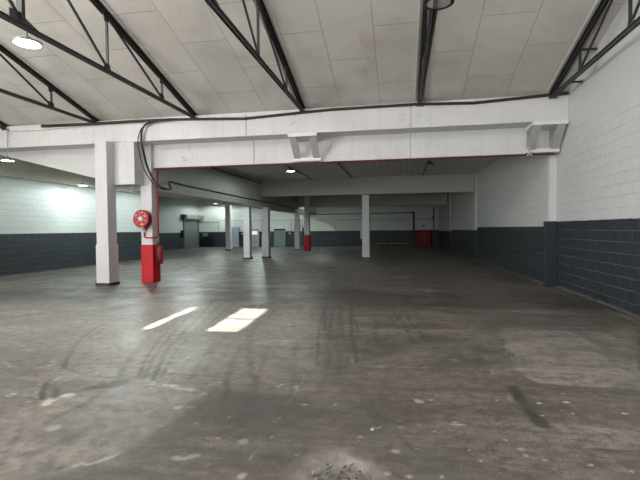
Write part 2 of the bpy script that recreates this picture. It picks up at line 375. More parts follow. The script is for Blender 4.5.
# wear marks of the floor, in metres: lines (points, half width, strength), blobs, patches (broad soft pale ones: painted sheen)
LINES= [([(-3.57,4.16),(-3.81,4.5),(-4.14,5.03),(-4.51,5.77),(-4.61,6.24),(-4.63,6.71)],0.0243,-0.55),([(-4.24,5.39),(-4.4,5.85),(-4.45,6.19),(-4.5,6.65),(-4.48,7.0)],0.0189,-0.3),([(-2.6,3.99),(-2.86,4.56),(-3.16,5.33),(-3.43,6.12),(-3.83,7.36)],0.027000000000000003,-0.35),([(-2.54,4.0),(-2.78,4.57),(-3.04,5.29),(-3.31,6.14),(-3.7,7.38)],0.027000000000000003,-0.35),([(-2.41,3.96),(-2.56,4.31),(-2.8,4.9),(-3.06,5.79),(-3.35,6.89),(-3.87,8.71),(-4.25,10.56)],0.027000000000000003,-0.4),([(-2.37,4.02),(-2.62,4.72),(-2.84,5.48),(-3.12,6.6),(-3.55,8.37)],0.0243,-0.3),([(-2.79,3.96),(-3.09,4.61),(-3.45,5.62)],0.0405,-0.25),([(-2.07,4.07),(-2.28,4.81),(-2.48,5.76),(-2.65,6.98),(-2.99,9.23)],0.0405,-0.22),([(-2.01,4.27),(-2.26,5.07),(-2.45,6.13),(-2.73,7.7),(-3.18,10.31)],0.0405,-0.2),([(-1.51,3.58),(-1.69,4.07),(-1.86,4.64),(-2.04,5.6),(-2.28,7.03)],0.0405,-0.25),([(-1.25,3.63),(-1.43,4.11),(-1.67,4.67),(-1.99,5.6)],0.054000000000000006,-0.25),([(-1.46,4.35),(-1.55,4.76),(-1.67,5.39)],0.0405,-0.2),([(-0.94,3.67),(-1.12,4.47),(-1.38,5.69)],0.0405,-0.15),([(-2.37,3.85),(-2.4,4.08),(-2.41,4.34),(-2.45,4.82),(-2.44,5.28),(-2.39,5.83)],0.03,0.25),([(-3.28,3.42),(-3.32,3.62),(-3.37,3.84),(-3.36,3.93)],0.02,0.3),([(-4.5,4.28),(-4.12,4.08),(-3.89,4.04),(-3.78,4.2),(-3.75,4.43)],0.03,0.25),([(-3.57,4.16),(-3.11,3.97),(-2.77,3.96),(-2.52,4.09)],0.027000000000000003,-0.2),([(-3.13,3.37),(-3.26,3.52),(-3.36,3.7)],0.027000000000000003,-0.4),([(-3.01,3.39),(-3.19,3.61)],0.027000000000000003,-0.3),([(-3.59,3.4),(-3.4,3.43),(-3.15,3.39)],0.014,0.45),([(-2.24,3.79),(-2.16,3.83),(-2.04,3.79),(-1.91,3.74),(-1.8,3.68),(-1.73,3.62)],0.03,0.75),([(-1.91,3.74),(-1.73,3.59)],0.02,0.5),([(-2.73,3.85),(-2.74,3.74),(-2.86,3.75),(-2.92,3.79),(-2.8,3.81)],0.015,0.4),([(-2.05,2.4),(-2.02,2.44),(-1.96,2.44),(-1.91,2.5),(-1.86,2.56),(-1.84,2.61),(-1.81,2.68),(-1.77,2.73)],0.016,0.6),([(-2.23,2.46),(-2.22,2.55),(-2.2,2.59)],0.014,0.5),([(-2.22,2.67),(-2.22,2.73),(-2.21,2.78)],0.03,0.35),([(-2.86,3.67),(-2.82,3.73),(-2.72,3.77),(-2.7,3.86)],0.081,-0.55),([(-2.7,2.93),(-2.69,3.08),(-2.67,3.18),(-2.66,3.36),(-2.66,3.49)],0.0405,-0.4),([(-2.41,2.49),(-2.37,2.62),(-2.35,2.76),(-2.31,2.88)],0.054000000000000006,-0.25),([(-2.5,2.35),(-2.62,2.55),(-2.79,2.8)],0.027000000000000003,-0.3),([(-2.11,2.25),(-2.2,2.4),(-2.27,2.51)],0.027000000000000003,-0.25),([(-0.55,4.91),(-0.47,4.77),(-0.38,4.72),(-0.23,4.74),(-0.07,4.76)],0.012,0.6),([(-0.07,4.76),(0.13,4.73),(0.39,4.8),(0.69,4.78),(0.98,4.76)],0.01,0.3),([(-0.29,13.49),(0.55,13.85),(1.43,13.79),(2.28,13.73),(3.62,13.59)],0.03,0.35),([(0.01,13.51),(0.48,13.42)],0.06,0.45),([(1.03,12.48),(1.64,12.54)],0.02,0.4),([(-0.83,13.16),(-0.77,11.95)],0.025,0.4),([(-0.84,10.58),(-0.73,11.04),(-0.04,11.02),(0.7,11.49),(1.86,11.24)],0.03,0.3),([(-2.07,9.94),(-1.61,9.99)],0.02,0.35),([(-2.84,13.68),(-0.35,13.76)],0.02,0.25),([(-5.38,7.16),(-4.88,7.63)],0.02,0.3),([(-0.97,2.62),(-0.97,2.7),(-0.96,2.82)],0.006,0.45),([(-0.96,3.23),(-0.94,3.63),(-0.97,4.33)],0.006,0.25),([(-1.42,2.58),(-1.37,2.6),(-1.33,2.66)],0.015,0.55),([(1.0,4.27),(1.0,4.05),(1.01,3.77),(1.01,3.51)],0.0675,-0.35),([(0.98,4.27),(0.93,3.97),(0.91,3.76)],0.02,0.3),([(1.24,5.77),(1.2,5.37),(1.18,4.95),(1.21,4.61),(1.28,4.44)],0.012,0.45),([(0.93,5.45),(0.9,5.05),(0.87,4.64)],0.012,0.4),([(1.28,4.44),(1.44,4.42),(1.69,4.4),(1.94,4.42),(2.11,4.42)],0.012,0.35),([(1.38,6.67),(1.79,6.72),(2.26,6.73)],0.02,0.3),([(2.26,6.67),(2.33,6.39),(2.33,6.03),(2.34,5.71),(2.3,5.42)],0.05,0.35),([(2.37,6.62),(2.41,5.99),(2.24,5.05)],0.0675,-0.25),([(1.45,4.44),(1.22,4.58),(1.23,5.0),(1.29,5.6)],0.014,0.2),([(1.56,9.38),(2.06,8.33),(2.5,7.68)],0.027000000000000003,-0.12),([(4.14,10.51),(4.03,9.68),(3.98,8.88),(3.95,8.3)],0.03,0.3),([(3.31,16.04),(3.3,12.38),(3.38,11.05),(3.55,9.75),(3.54,8.82),(3.54,7.44)],0.02,0.4),([(-6.74,6.43),(-6.12,7.06),(-5.27,7.58)],0.135,-0.2),([(-8.16,7.79),(-6.75,8.35),(-5.32,9.09)],0.2025,-0.2),([(-5.92,5.64),(-5.27,6.08),(-4.34,5.99)],0.2,0.12),([(-2.34,5.5),(-2.48,6.23),(-2.61,6.97),(-2.74,7.71),(-2.88,8.44),(-3.01,9.18),(-3.15,9.91)],0.02326296547394497,-0.13179519466316636),([(-2.18,5.5),(-2.32,6.23),(-2.45,6.97),(-2.58,7.71),(-2.72,8.44),(-2.85,9.18),(-2.99,9.91)],0.012237023847987735,-0.27074443477736276),([(-2.27,4.82),(-2.37,5.46),(-2.47,6.11),(-2.54,6.76),(-2.6,7.4),(-2.64,8.05),(-2.67,8.7)],0.027056306122938995,-0.2057435775658803),([(-0.9,4.63),(-1.06,5.54),(-1.2,6.46),(-1.33,7.37),(-1.45,8.28),(-1.55,9.19),(-1.64,10.1)],0.021417261786899424,-0.2534253341162682),([(-0.78,4.44),(-0.91,5.17),(-1.02,5.9),(-1.12,6.62),(-1.2,7.35),(-1.28,8.08),(-1.34,8.81)],0.017422817871282824,-0.12558211526455498),([(-0.62,4.44),(-0.75,5.17),(-0.86,5.9),(-0.96,6.62),(-1.04,7.35),(-1.12,8.08),(-1.18,8.81)],0.02757949026562102,-0.205094835959784),([(-0.61,6.23),(-0.77,7.18),(-0.91,8.13),(-1.04,9.08),(-1.14,10.02),(-1.22,10.97),(-1.29,11.92)],0.01910934127201339,-0.2641635787773411),([(-1.6,6.36),(-1.67,6.76),(-1.73,7.15),(-1.79,7.55),(-1.85,7.95),(-1.89,8.35),(-1.94,8.75)],0.01444743948361204,-0.1590576494219647),([(0.28,5.26),(0.18,5.79),(0.09,6.33),(0.01,6.86),(-0.07,7.4),(-0.15,7.93),(-0.22,8.46)],0.02113037370892307,-0.18945592659208244),([(0.44,5.26),(0.34,5.79),(0.25,6.33),(0.17,6.86),(0.09,7.4),(0.01,7.93),(-0.06,8.46)],0.01831638879786324,-0.22531333933296543),([(-1.1,6.29),(-1.26,7.24),(-1.4,8.19),(-1.53,9.15),(-1.64,10.1),(-1.73,11.05),(-1.81,12.01)],0.0274152101951416,-0.29837813607638675),([(-0.78,4.66),(-0.94,5.64),(-1.08,6.61),(-1.18,7.59),(-1.25,8.56),(-1.29,9.54),(-1.31,10.52)],0.028284527721220257,-0.22243935062537823),([(-0.63,4.76),(-0.75,5.48),(-0.86,6.2),(-0.95,6.91),(-1.03,7.63),(-1.09,8.34),(-1.14,9.06)],0.017129234315751692,-0.13142290388614128),([(-0.47,4.76),(-0.59,5.48),(-0.7,6.2),(-0.79,6.91),(-0.87,7.63),(-0.93,8.34),(-0.98,9.06)],0.027370964791608242,-0.2981650826858846),([(-2.88,6.06),(-2.96,6.5),(-3.04,6.93),(-3.11,7.36),(-3.19,7.8),(-3.27,8.23),(-3.34,8.66)],0.01729004244274312,-0.258382539709922),([(-0.06,4.4),(-0.12,4.76),(-0.18,5.12),(-0.25,5.49),(-0.3,5.85),(-0.36,6.21),(-0.41,6.58)],0.02493192859407329,-0.17957174628342135),([(-0.03,6.46),(-0.2,7.46),(-0.37,8.46),(-0.53,9.45),(-0.69,10.45),(-0.83,11.45),(-0.97,12.45)],0.017574060962574103,-0.13385472684697414),([(0.13,6.46),(-0.04,7.46),(-0.21,8.46),(-0.37,9.45),(-0.53,10.45),(-0.67,11.45),(-0.81,12.45)],0.022795730558338813,-0.1256479971915572),([(-2.49,5.2),(-2.57,5.63),(-2.64,6.07),(-2.71,6.51),(-2.78,6.95),(-2.85,7.38),(-2.91,7.82)],0.012763844844981677,-0.27620022610699),([(-2.07,6.41),(-2.17,6.99),(-2.26,7.58),(-2.33,8.16),(-2.4,8.75),(-2.45,9.34),(-2.5,9.92)],0.020287373391226285,-0.21361313722666148),([(-0.88,5.61),(-1.01,6.36),(-1.14,7.1),(-1.26,7.85),(-1.37,8.6),(-1.47,9.34),(-1.57,10.09)],0.028931182597631337,-0.21126482687021875),([(-0.72,5.61),(-0.85,6.36),(-0.98,7.1),(-1.1,7.85),(-1.21,8.6),(-1.31,9.34),(-1.41,10.09)],0.01976144796175679,-0.2496560253859449),([(-5.57,10.51),(-5.62,11.44),(-5.55,12.37),(-5.39,13.31),(-5.11,14.24),(-4.74,15.18),(-4.26,16.11)],0.03645291403060587,-0.2682594698837515),([(-1.08,10.57),(-1.19,11.57),(-1.33,12.56),(-1.51,13.55),(-1.71,14.54),(-1.95,15.53),(-2.22,16.52)],0.02399805249126565,0.21993756445450618),([(-2.92,10.76),(-3.0,11.88),(-3.02,12.99),(-2.97,14.11),(-2.86,15.22),(-2.68,16.34),(-2.44,17.45)],0.0206654740697243,-0.2932261556491482),([(-6.87,10.85),(-6.94,11.59),(-6.99,12.34),(-7.02,13.09),(-7.03,13.84),(-7.02,14.59),(-7.0,15.34)],0.03804364010394187,-0.20459326340099354),([(-5.12,10.85),(-5.19,11.6),(-5.25,12.35),(-5.29,13.1),(-5.32,13.85),(-5.33,14.6),(-5.33,15.35)],0.031314810239867506,-0.2957061751588337),([(-2.9,9.66),(-3.0,10.7),(-3.11,11.75),(-3.21,12.79),(-3.32,13.84),(-3.42,14.88),(-3.52,15.93)],0.02808134404689711,0.1781091511376913),([(-4.39,12.49),(-4.49,13.26),(-4.66,14.03),(-4.88,14.8),(-5.17,15.56),(-5.51,16.33),(-5.91,17.1)],0.030012609513460263,-0.21576460988420804),([(-1.87,9.85),(-1.99,10.89),(-2.16,11.93),(-2.38,12.97),(-2.64,14.01),(-2.94,15.06),(-3.29,16.1)],0.046546948157638664,0.1905899821501536),([(-2.28,9.17),(-2.32,9.93),(-2.3,10.69),(-2.21,11.46),(-2.05,12.22),(-1.83,12.98),(-1.54,13.75)],0.04508615035678663,-0.27955914021871103),([(-4.96,13.14),(-5.11,14.16),(-5.38,15.17),(-5.75,16.19),(-6.22,17.2),(-6.8,18.22),(-7.49,19.24)],0.0376844225368699,0.193791433630583),([(0.25,10.08),(1.44,10.06)],0.025494279594781295,0.25238052911226494),([(1.33,9.62),(1.83,9.76)],0.0369994562906512,0.3967284137571989),([(-2.81,12.8),(-0.45,12.72)],0.03363807522816048,0.3591746698196613),([(-0.86,11.08),(0.21,11.03)],0.020686658408777998,0.16701690602671557),([(-1.5,10.15),(0.62,10.01)],0.037590232045008554,0.3234264018243137),([(1.35,12.59),(3.65,12.61)],0.015328612417177822,0.33632456682774037),([(-5.04,10.2),(-3.21,10.21)],0.02534376119323943,0.38476061581277243),([(-1.3,10.37),(-0.29,10.47)],0.02692993741697658,0.3455812779466959),([(-3.51,9.79),(-1.94,9.88)],0.019282556518811098,0.34791797972053073),([(1.34,12.22),(3.48,12.08)],0.030715180257502066,0.36563864201359),([(-6.08,10.09),(-5.04,10.09)],0.025574600110011704,0.2682250032631981),([(0.1,9.01),(0.71,8.9)],0.018115655863626543,0.16710417211579706),([(0.39,8.53),(0.24,8.72),(0.04,8.88),(-0.19,8.99),(-0.44,9.06),(-0.71,9.07),(-0.97,9.03)],0.014,-0.21317924880540617),([(-5.58,5.44),(-5.36,5.27),(-5.11,5.14),(-4.83,5.07),(-4.55,5.06),(-4.27,5.1),(-4.0,5.19)],0.014,-0.22216691712279685),([(-4.42,6.92),(-4.63,7.09),(-4.87,7.21),(-5.14,7.27),(-5.42,7.29),(-5.69,7.25),(-5.95,7.16)],0.014,-0.29320856440520204),([(-3.72,6.11),(-3.93,6.19),(-4.16,6.22),(-4.39,6.21),(-4.61,6.16),(-4.81,6.06),(-4.99,5.92)],0.014,-0.270886973515557),([(-1.68,5.12),(-1.39,5.18),(-1.12,5.29),(-0.88,5.45),(-0.69,5.65),(-0.55,5.89),(-0.47,6.14)],0.014,-0.2363187194661271),([(-4.79,5.86),(-4.57,5.78),(-4.33,5.74),(-4.08,5.76),(-3.85,5.82),(-3.64,5.92),(-3.45,6.06)],0.014,-0.2888246423278643),([(-5.17,5.76),(-5.11,5.48),(-4.98,5.22),(-4.8,4.99),(-4.57,4.81),(-4.29,4.67),(-3.99,4.59)],0.014,-0.16431619942655762),([(-3.03,5.18),(-2.73,5.39),(-2.49,5.66),(-2.33,5.97),(-2.24,6.3),(-2.23,6.64),(-2.31,6.97)],0.014,-0.22484713937165055),([(-1.12,8.81),(-1.37,8.78),(-1.61,8.71),(-1.82,8.59),(-2.01,8.43),(-2.15,8.24),(-2.23,8.02)],0.014,-0.17462920984486036),([(-0.73,6.18),(-0.47,6.38),(-0.27,6.63),(-0.14,6.91),(-0.07,7.21),(-0.09,7.51),(-0.17,7.81)],0.014,-0.2835123153159461)]
BLOBS= [(0.15,3.81,0.035,0.035,0.8),(0.12,3.84,0.02,0.02,0.7),(0.24,3.86,0.022,0.011,0.7),(0.3,3.98,0.012,0.012,0.9),(-1.44,2.61,0.03,0.024,0.6),(-1.09,2.9,0.035,0.035,0.55),(-1.28,2.91,0.012,0.012,0.8),(-1.2,2.93,0.01,0.01,0.7),(-1.35,2.9,0.01,0.01,0.7),(-0.94,2.48,0.022,0.033,0.5),(-1.83,3.38,0.04,0.04,0.5),(-1.73,3.4,0.04,0.024,0.3),(-1.14,3.97,0.02,0.012,0.8),(-1.13,4.03,0.015,0.015,0.7),(-0.98,4.01,0.025,0.013,0.8),(-0.97,3.96,0.02,0.01,0.7),(-0.8,3.59,0.02,0.012,0.9),(-0.83,3.59,0.01,0.01,0.7),(-0.94,3.31,0.012,0.012,0.7),(-1.34,3.26,0.012,0.012,0.6),(-0.91,2.99,0.01,0.01,0.8),(-0.68,2.78,0.014,0.014,0.5),(0.37,3.41,0.016,0.011,0.65),(0.4,3.39,0.016,0.011,0.65),(0.42,3.41,0.016,0.011,0.65),(0.45,3.41,0.016,0.011,0.65),(0.39,3.44,0.016,0.011,0.65),(-0.55,3.63,0.014,0.014,0.7),(-0.04,2.93,0.025,0.025,0.5),(-0.21,3.26,0.012,0.012,0.6),(-0.18,3.25,0.016,0.016,0.6),(-0.16,3.27,0.012,0.012,0.6),(-0.02,3.29,0.014,0.008,0.6),(0.0,3.28,0.012,0.012,0.5),(-0.02,3.41,0.014,0.008,0.6),(-0.29,3.09,0.02,0.02,0.5),(-0.3,3.04,0.012,0.012,0.4),(0.09,2.98,0.014,0.007,0.4),(0.22,3.02,0.012,0.007,0.5),(-0.09,2.65,0.02,0.02,0.5),(0.04,2.64,0.018,0.018,0.5),(0.23,2.67,0.014,0.014,0.6),(0.48,2.89,0.014,0.014,0.6),(0.43,3.02,0.012,0.012,0.4),(-3.01,3.35,0.045,0.09,0.8),(-2.98,3.26,0.03,0.036,0.8),(-2.95,3.47,0.06,0.048,0.7),(-2.57,2.87,0.05,0.05,0.35),(-3.18,3.28,0.025,0.025,0.3),(-3.47,3.42,0.03,0.018,0.6),(-3.48,3.37,0.02,0.012,0.6),(-2.75,2.75,0.012,0.012,-0.9),(-2.56,2.62,0.012,0.012,-0.9),(-2.62,2.5,0.014,0.014,-0.9),(-2.45,3.31,0.018,0.018,-0.9),(-2.09,2.38,0.016,0.016,-0.8),(-2.19,3.14,0.0,0.0,0),(1.12,3.93,0.018,0.013,0.9),(1.35,3.99,0.022,0.015,0.9),(1.71,3.81,0.018,0.014,0.9),(0.79,3.95,0.012,0.012,0.9),(1.07,3.67,0.012,0.012,0.9),(1.39,4.19,0.01,0.01,0.8),(1.68,6.08,0.012,0.012,0.4),(1.85,4.73,0.012,0.012,-0.9),(1.31,3.75,0.01,0.01,0.6),(1.14,2.95,0.015,0.015,0.5),(0.77,3.09,0.02,0.02,0.45),(0.78,3.01,0.02,0.02,0.4),(0.7,3.21,0.014,0.014,0.5),(0.88,2.97,0.015,0.015,0.4),(1.86,7.24,0.03,0.015,0.6),(1.93,7.23,0.02,0.01,0.6),(1.52,8.07,0.03,0.015,0.6),(1.95,8.22,0.08,0.032,0.35),(-0.19,9.85,0.06,0.03,0.4),(0.05,9.59,0.05,0.025,0.4),(-1.23,8.91,0.05,0.05,0.5),(-1.14,9.17,0.04,0.04,0.5),(-1.09,8.45,0.03,0.015,0.5),(-1.39,9.01,0.04,0.04,0.4),(-1.35,8.47,0.05,0.05,0.3),(0.56,5.1,0.05,0.02,0.5),(0.58,5.04,0.05,0.02,0.5),(0.8,5.23,0.04,0.02,0.4),(-5.08,5.76,0.03,0.024,0.45),(-4.96,5.52,0.03,0.024,0.45),(-5.12,5.56,0.03,0.024,0.45),(-5.06,5.83,0.03,0.024,0.45),(-5.39,5.71,0.03,0.024,0.45),(-5.29,5.35,0.03,0.024,0.45),(-5.28,5.47,0.03,0.024,0.45),(-5.19,6.24,0.03,0.024,0.45),(-5.18,6.39,0.03,0.024,0.45),(-4.82,6.07,0.03,0.024,0.45),(-4.95,6.35,0.03,0.024,0.45),(-4.56,5.34,0.03,0.024,0.45),(-5.31,5.24,0.03,0.024,0.45),(-4.8,4.89,0.03,0.024,0.45),(-4.94,4.96,0.03,0.024,0.45),(-4.49,6.53,0.03,0.024,0.45),(-5.46,7.05,0.03,0.024,0.45),(-6.14,8.17,0.03,0.024,0.45),(-3.87,4.35,0.03,0.024,0.45),(-1.9,5.9,0.025,0.017,0.5),(-1.77,5.8,0.025,0.017,0.5),(-1.7,6.04,0.025,0.017,0.5),(-1.63,6.24,0.025,0.017,0.5),(-1.69,6.57,0.025,0.017,0.5),(-1.86,6.93,0.025,0.017,0.5),(-1.7,7.11,0.025,0.017,0.5),(-1.57,6.74,0.025,0.017,0.5),(-1.94,7.71,0.025,0.017,0.5),(-2.1,8.67,0.025,0.017,0.5),(-1.59,7.29,0.025,0.017,0.5),(-1.51,5.62,0.025,0.017,0.5),(-1.46,5.1,0.025,0.017,0.5),(-1.51,4.47,0.025,0.017,0.5),(-2.29,8.53,0.025,0.017,0.5),(0.75,5.97,0.006,0.009,0.353),(-4.68,7.191,0.005,0.005,0.405),(2.1,3.739,0.005,0.011,0.417),(1.764,6.607,0.013,0.012,0.668),(1.348,2.91,0.012,0.008,0.743),(-5.018,7.044,0.013,0.004,0.528),(-0.811,7.503,0.007,0.005,0.487),(-0.333,7.071,0.009,0.007,0.568),(-2.777,5.126,0.006,0.008,0.885),(-2.202,7.035,0.006,0.01,0.766),(0.199,5.699,0.009,0.009,0.844),(-4.626,3.256,0.012,0.011,0.634),(-1.924,6.87,0.007,0.006,0.46),(-0.612,4.526,0.007,0.01,0.874),(-3.278,6.791,0.009,0.011,0.672),(-3.542,3.962,0.005,0.008,0.561),(-4.415,4.791,0.008,0.01,0.429),(3.119,5.482,0.01,0.008,0.809),(1.559,5.931,0.009,0.01,0.821),(-2.318,6.955,0.014,0.008,0.476),(-3.84,6.863,0.011,0.012,0.82),(-3.773,3.8,0.007,0.005,0.738),(1.899,7.919,0.007,0.011,0.522),(-2.106,6.928,0.006,0.005,0.809),(-3.316,4.769,0.01,0.009,0.354),(-2.92,5.23,0.009,0.006,0.672),(2.789,4.967,0.01,0.005,0.501),(0.122,3.353,0.013,0.011,0.403),(2.66,4.87,0.012,0.01,0.513),(0.218,6.494,0.012,0.006,0.765),(2.844,6.602,0.01,0.005,0.622),(-2.76,6.865,0.011,0.009,0.45),(-0.06,6.359,0.007,0.011,0.71),(-4.867,8.105,0.006,0.007,0.746),(-0.504,5.919,0.011,0.008,0.522),(-4.377,3.098,0.011,0.01,0.649),(0.805,4.783,0.007,0.007,0.83),(-5.613,5.627,0.007,0.01,0.545),(-2.938,5.039,0.01,0.01,0.544),(1.791,3.35,0.007,0.005,0.412),(1.167,6.918,0.007,0.006,0.579),(0.839,7.431,0.012,0.009,0.431),(-2.335,3.823,0.01,0.009,0.461),(-3.699,7.234,0.005,0.01,0.84),(2.734,4.922,0.01,0.009,0.699),(2.988,6.682,0.008,0.011,0.616),(-0.467,6.916,0.005,0.01,0.714),(-1.475,5.737,0.009,0.006,0.641),(-5.659,5.603,0.011,0.008,0.661),(2.823,7.874,0.006,0.01,0.693),(-5.534,4.787,0.007,0.005,0.646),(2.554,4.574,0.013,0.01,0.424),(1.896,6.187,0.013,0.01,0.757),(-2.839,7.379,0.013,0.011,0.59),(0.963,5.513,0.006,0.004,0.393),(-4.157,3.633,0.009,0.01,0.646),(-2.117,6.466,0.008,0.008,0.766),(-2.307,3.747,0.013,0.01,0.552),(-2.587,5.77,0.01,0.006,0.351),(-4.077,7.242,0.006,0.008,0.457),(-4.075,3.69,0.009,0.005,0.365),(-4.987,3.676,0.009,0.004,0.362),(-1.878,5.065,0.011,0.004,0.572),(-2.351,2.855,0.014,0.006,0.402),(-1.634,3.656,0.011,0.007,0.418),(-5.523,6.921,0.007,0.01,0.606),(2.583,4.443,0.007,0.006,0.798),(-0.212,4.699,0.006,0.009,0.883),(-0.551,2.721,0.005,0.005,0.444),(-5.663,3.013,0.011,0.011,0.46),(2.959,5.466,0.012,0.011,0.867),(-5.685,4.467,0.01,0.012,0.398),(-3.3,7.629,0.006,0.007,0.534),(0.256,8.085,0.007,0.01,0.754),(1.688,5.909,0.013,0.007,0.578),(-3.889,7.221,0.009,0.006,0.443),(0.63,6.213,0.011,0.007,0.618),(-4.584,6.822,0.005,0.008,0.767),(0.231,3.263,0.007,0.011,0.703),(2.083,7.759,0.009,0.011,0.753),(-2.93,4.847,0.006,0.007,0.876),(-5.034,6.0,0.006,0.005,0.707),(-3.786,2.983,0.006,0.009,0.672),(-5.893,4.034,0.014,0.006,0.659),(-2.139,7.231,0.01,0.01,0.644),(-4.269,3.73,0.006,0.011,0.412),(-5.779,8.305,0.007,0.011,0.397),(-1.72,3.992,0.012,0.009,0.703),(1.005,7.756,0.008,0.009,0.595),(-4.979,7.545,0.01,0.011,0.463),(-1.04,5.392,0.012,0.005,0.54),(-1.542,3.115,0.01,0.01,0.583),(-0.035,6.214,0.007,0.007,0.898),(-2.916,5.199,0.006,0.006,0.441),(2.565,6.913,0.013,0.012,0.687),(2.568,5.807,0.009,0.012,0.847),(2.736,5.508,0.012,0.007,0.899),(2.467,4.394,0.013,0.005,0.403),(0.646,4.407,0.01,0.009,0.372),(0.856,4.301,0.009,0.007,0.758),(0.87,4.366,0.006,0.006,0.576),(-5.286,3.589,0.012,0.01,0.887),(3.013,7.782,0.008,0.005,0.522),(-1.739,5.75,0.01,0.007,0.819),(-3.376,5.386,0.013,0.01,0.514),(-3.768,7.379,0.005,0.005,0.642),(-1.07,3.661,0.005,0.006,0.773),(-1.715,8.38,0.012,0.012,0.369),(-4.298,2.776,0.009,0.007,0.378),(-0.977,3.244,0.008,0.006,0.791),(-2.152,4.21,0.005,0.007,0.695),(0.212,7.993,0.012,0.006,0.425),(0.976,7.279,0.01,0.011,0.654),(-3.428,3.679,0.005,0.009,0.843),(2.337,5.411,0.011,0.011,0.798),(-0.456,5.104,0.01,0.005,0.451),(0.291,8.454,0.01,0.007,0.544),(-1.815,7.357,0.009,0.012,0.435),(-3.103,5.728,0.009,0.011,0.805),(2.568,6.252,0.005,0.009,0.652),(-1.514,4.323,0.011,0.011,0.406),(0.152,4.854,0.01,0.011,0.878),(-0.079,3.832,0.013,0.005,0.561),(1.619,4.534,0.007,0.012,0.869),(-3.08,4.977,0.008,0.005,0.488),(3.018,3.16,0.007,0.006,0.394),(-1.159,7.01,0.013,0.009,0.8),(-5.951,4.337,0.014,0.005,0.497),(-1.558,4.254,0.01,0.004,0.48),(2.81,3.536,0.013,0.005,0.896),(0.206,6.452,0.006,0.004,0.768),(-4.379,3.8,0.012,0.011,0.377),(2.839,5.801,0.008,0.005,0.564),(3.085,4.328,0.006,0.005,0.42),(-2.758,8.007,0.006,0.006,0.867),(3.171,8.384,0.007,0.007,0.873),(-1.537,6.78,0.008,0.004,0.54),(0.883,7.235,0.01,0.008,0.646),(-1.931,5.8,0.012,0.006,0.677),(2.582,7.62,0.007,0.012,0.812),(-4.455,4.242,0.007,0.004,0.888),(-2.235,7.762,0.006,0.004,0.828),(1.305,8.451,0.011,0.008,0.771),(-5.149,5.834,0.009,0.005,0.68),(-3.027,5.637,0.008,0.007,0.547),(-0.47,8.387,0.013,0.011,0.809),(-3.361,8.365,0.007,0.005,0.625),(0.736,4.678,0.011,0.006,0.882),(-1.833,5.472,0.01,0.011,0.893),(-1.138,5.261,0.011,0.005,0.584)]
POLYS= [([(1.36,6.6),(2.26,6.73),(3.27,6.87),(2.11,4.42),(1.69,4.4),(1.3,4.42),(1.23,4.61),(1.19,4.99),(1.23,5.5)],0.36,0.04),([(-0.98,6.03),(1.2,5.81),(0.78,2.73),(-0.59,2.5)],-0.16,0.9),([(-10.52,9.48),(-5.2,10.85),(4.9,10.31),(3.99,8.39),(-1.94,8.34),(-5.02,8.57),(-8.24,7.42)],-0.25,0.5),([(0.95,5.42),(1.17,5.49),(1.18,4.63),(0.87,4.64)],0.22,0.03),([(2.6,6.78),(3.47,7.29),(2.42,5.07),(2.3,5.26)],0.1,0.2),([(-3.11,3.33),(-2.84,3.62),(-2.64,3.81),(-2.31,3.75),(-2.0,3.83),(-1.78,3.68),(-1.76,3.52),(-1.71,3.3),(-1.77,3.06),(-1.78,2.75),(-1.87,2.55),(-1.96,2.44),(-2.11,2.25),(-2.39,2.0),(-3.22,2.57)],0.26,0.05),([(-10.33,7.91),(-5.84,8.08),(-5.55,9.06),(-5.45,6.28),(-7.15,5.46)],0.3,0.8),([(-1.81,3.54),(-1.51,3.96),(-0.61,3.73),(-0.48,2.52),(-1.99,2.27),(-1.85,2.52),(-1.76,2.97)],-0.2,0.3),([(-7.45,6.0),(-5.7,6.57),(-4.59,8.62),(-1.62,6.96),(-1.46,4.41),(-2.89,4.13)],0.34,0.9)]
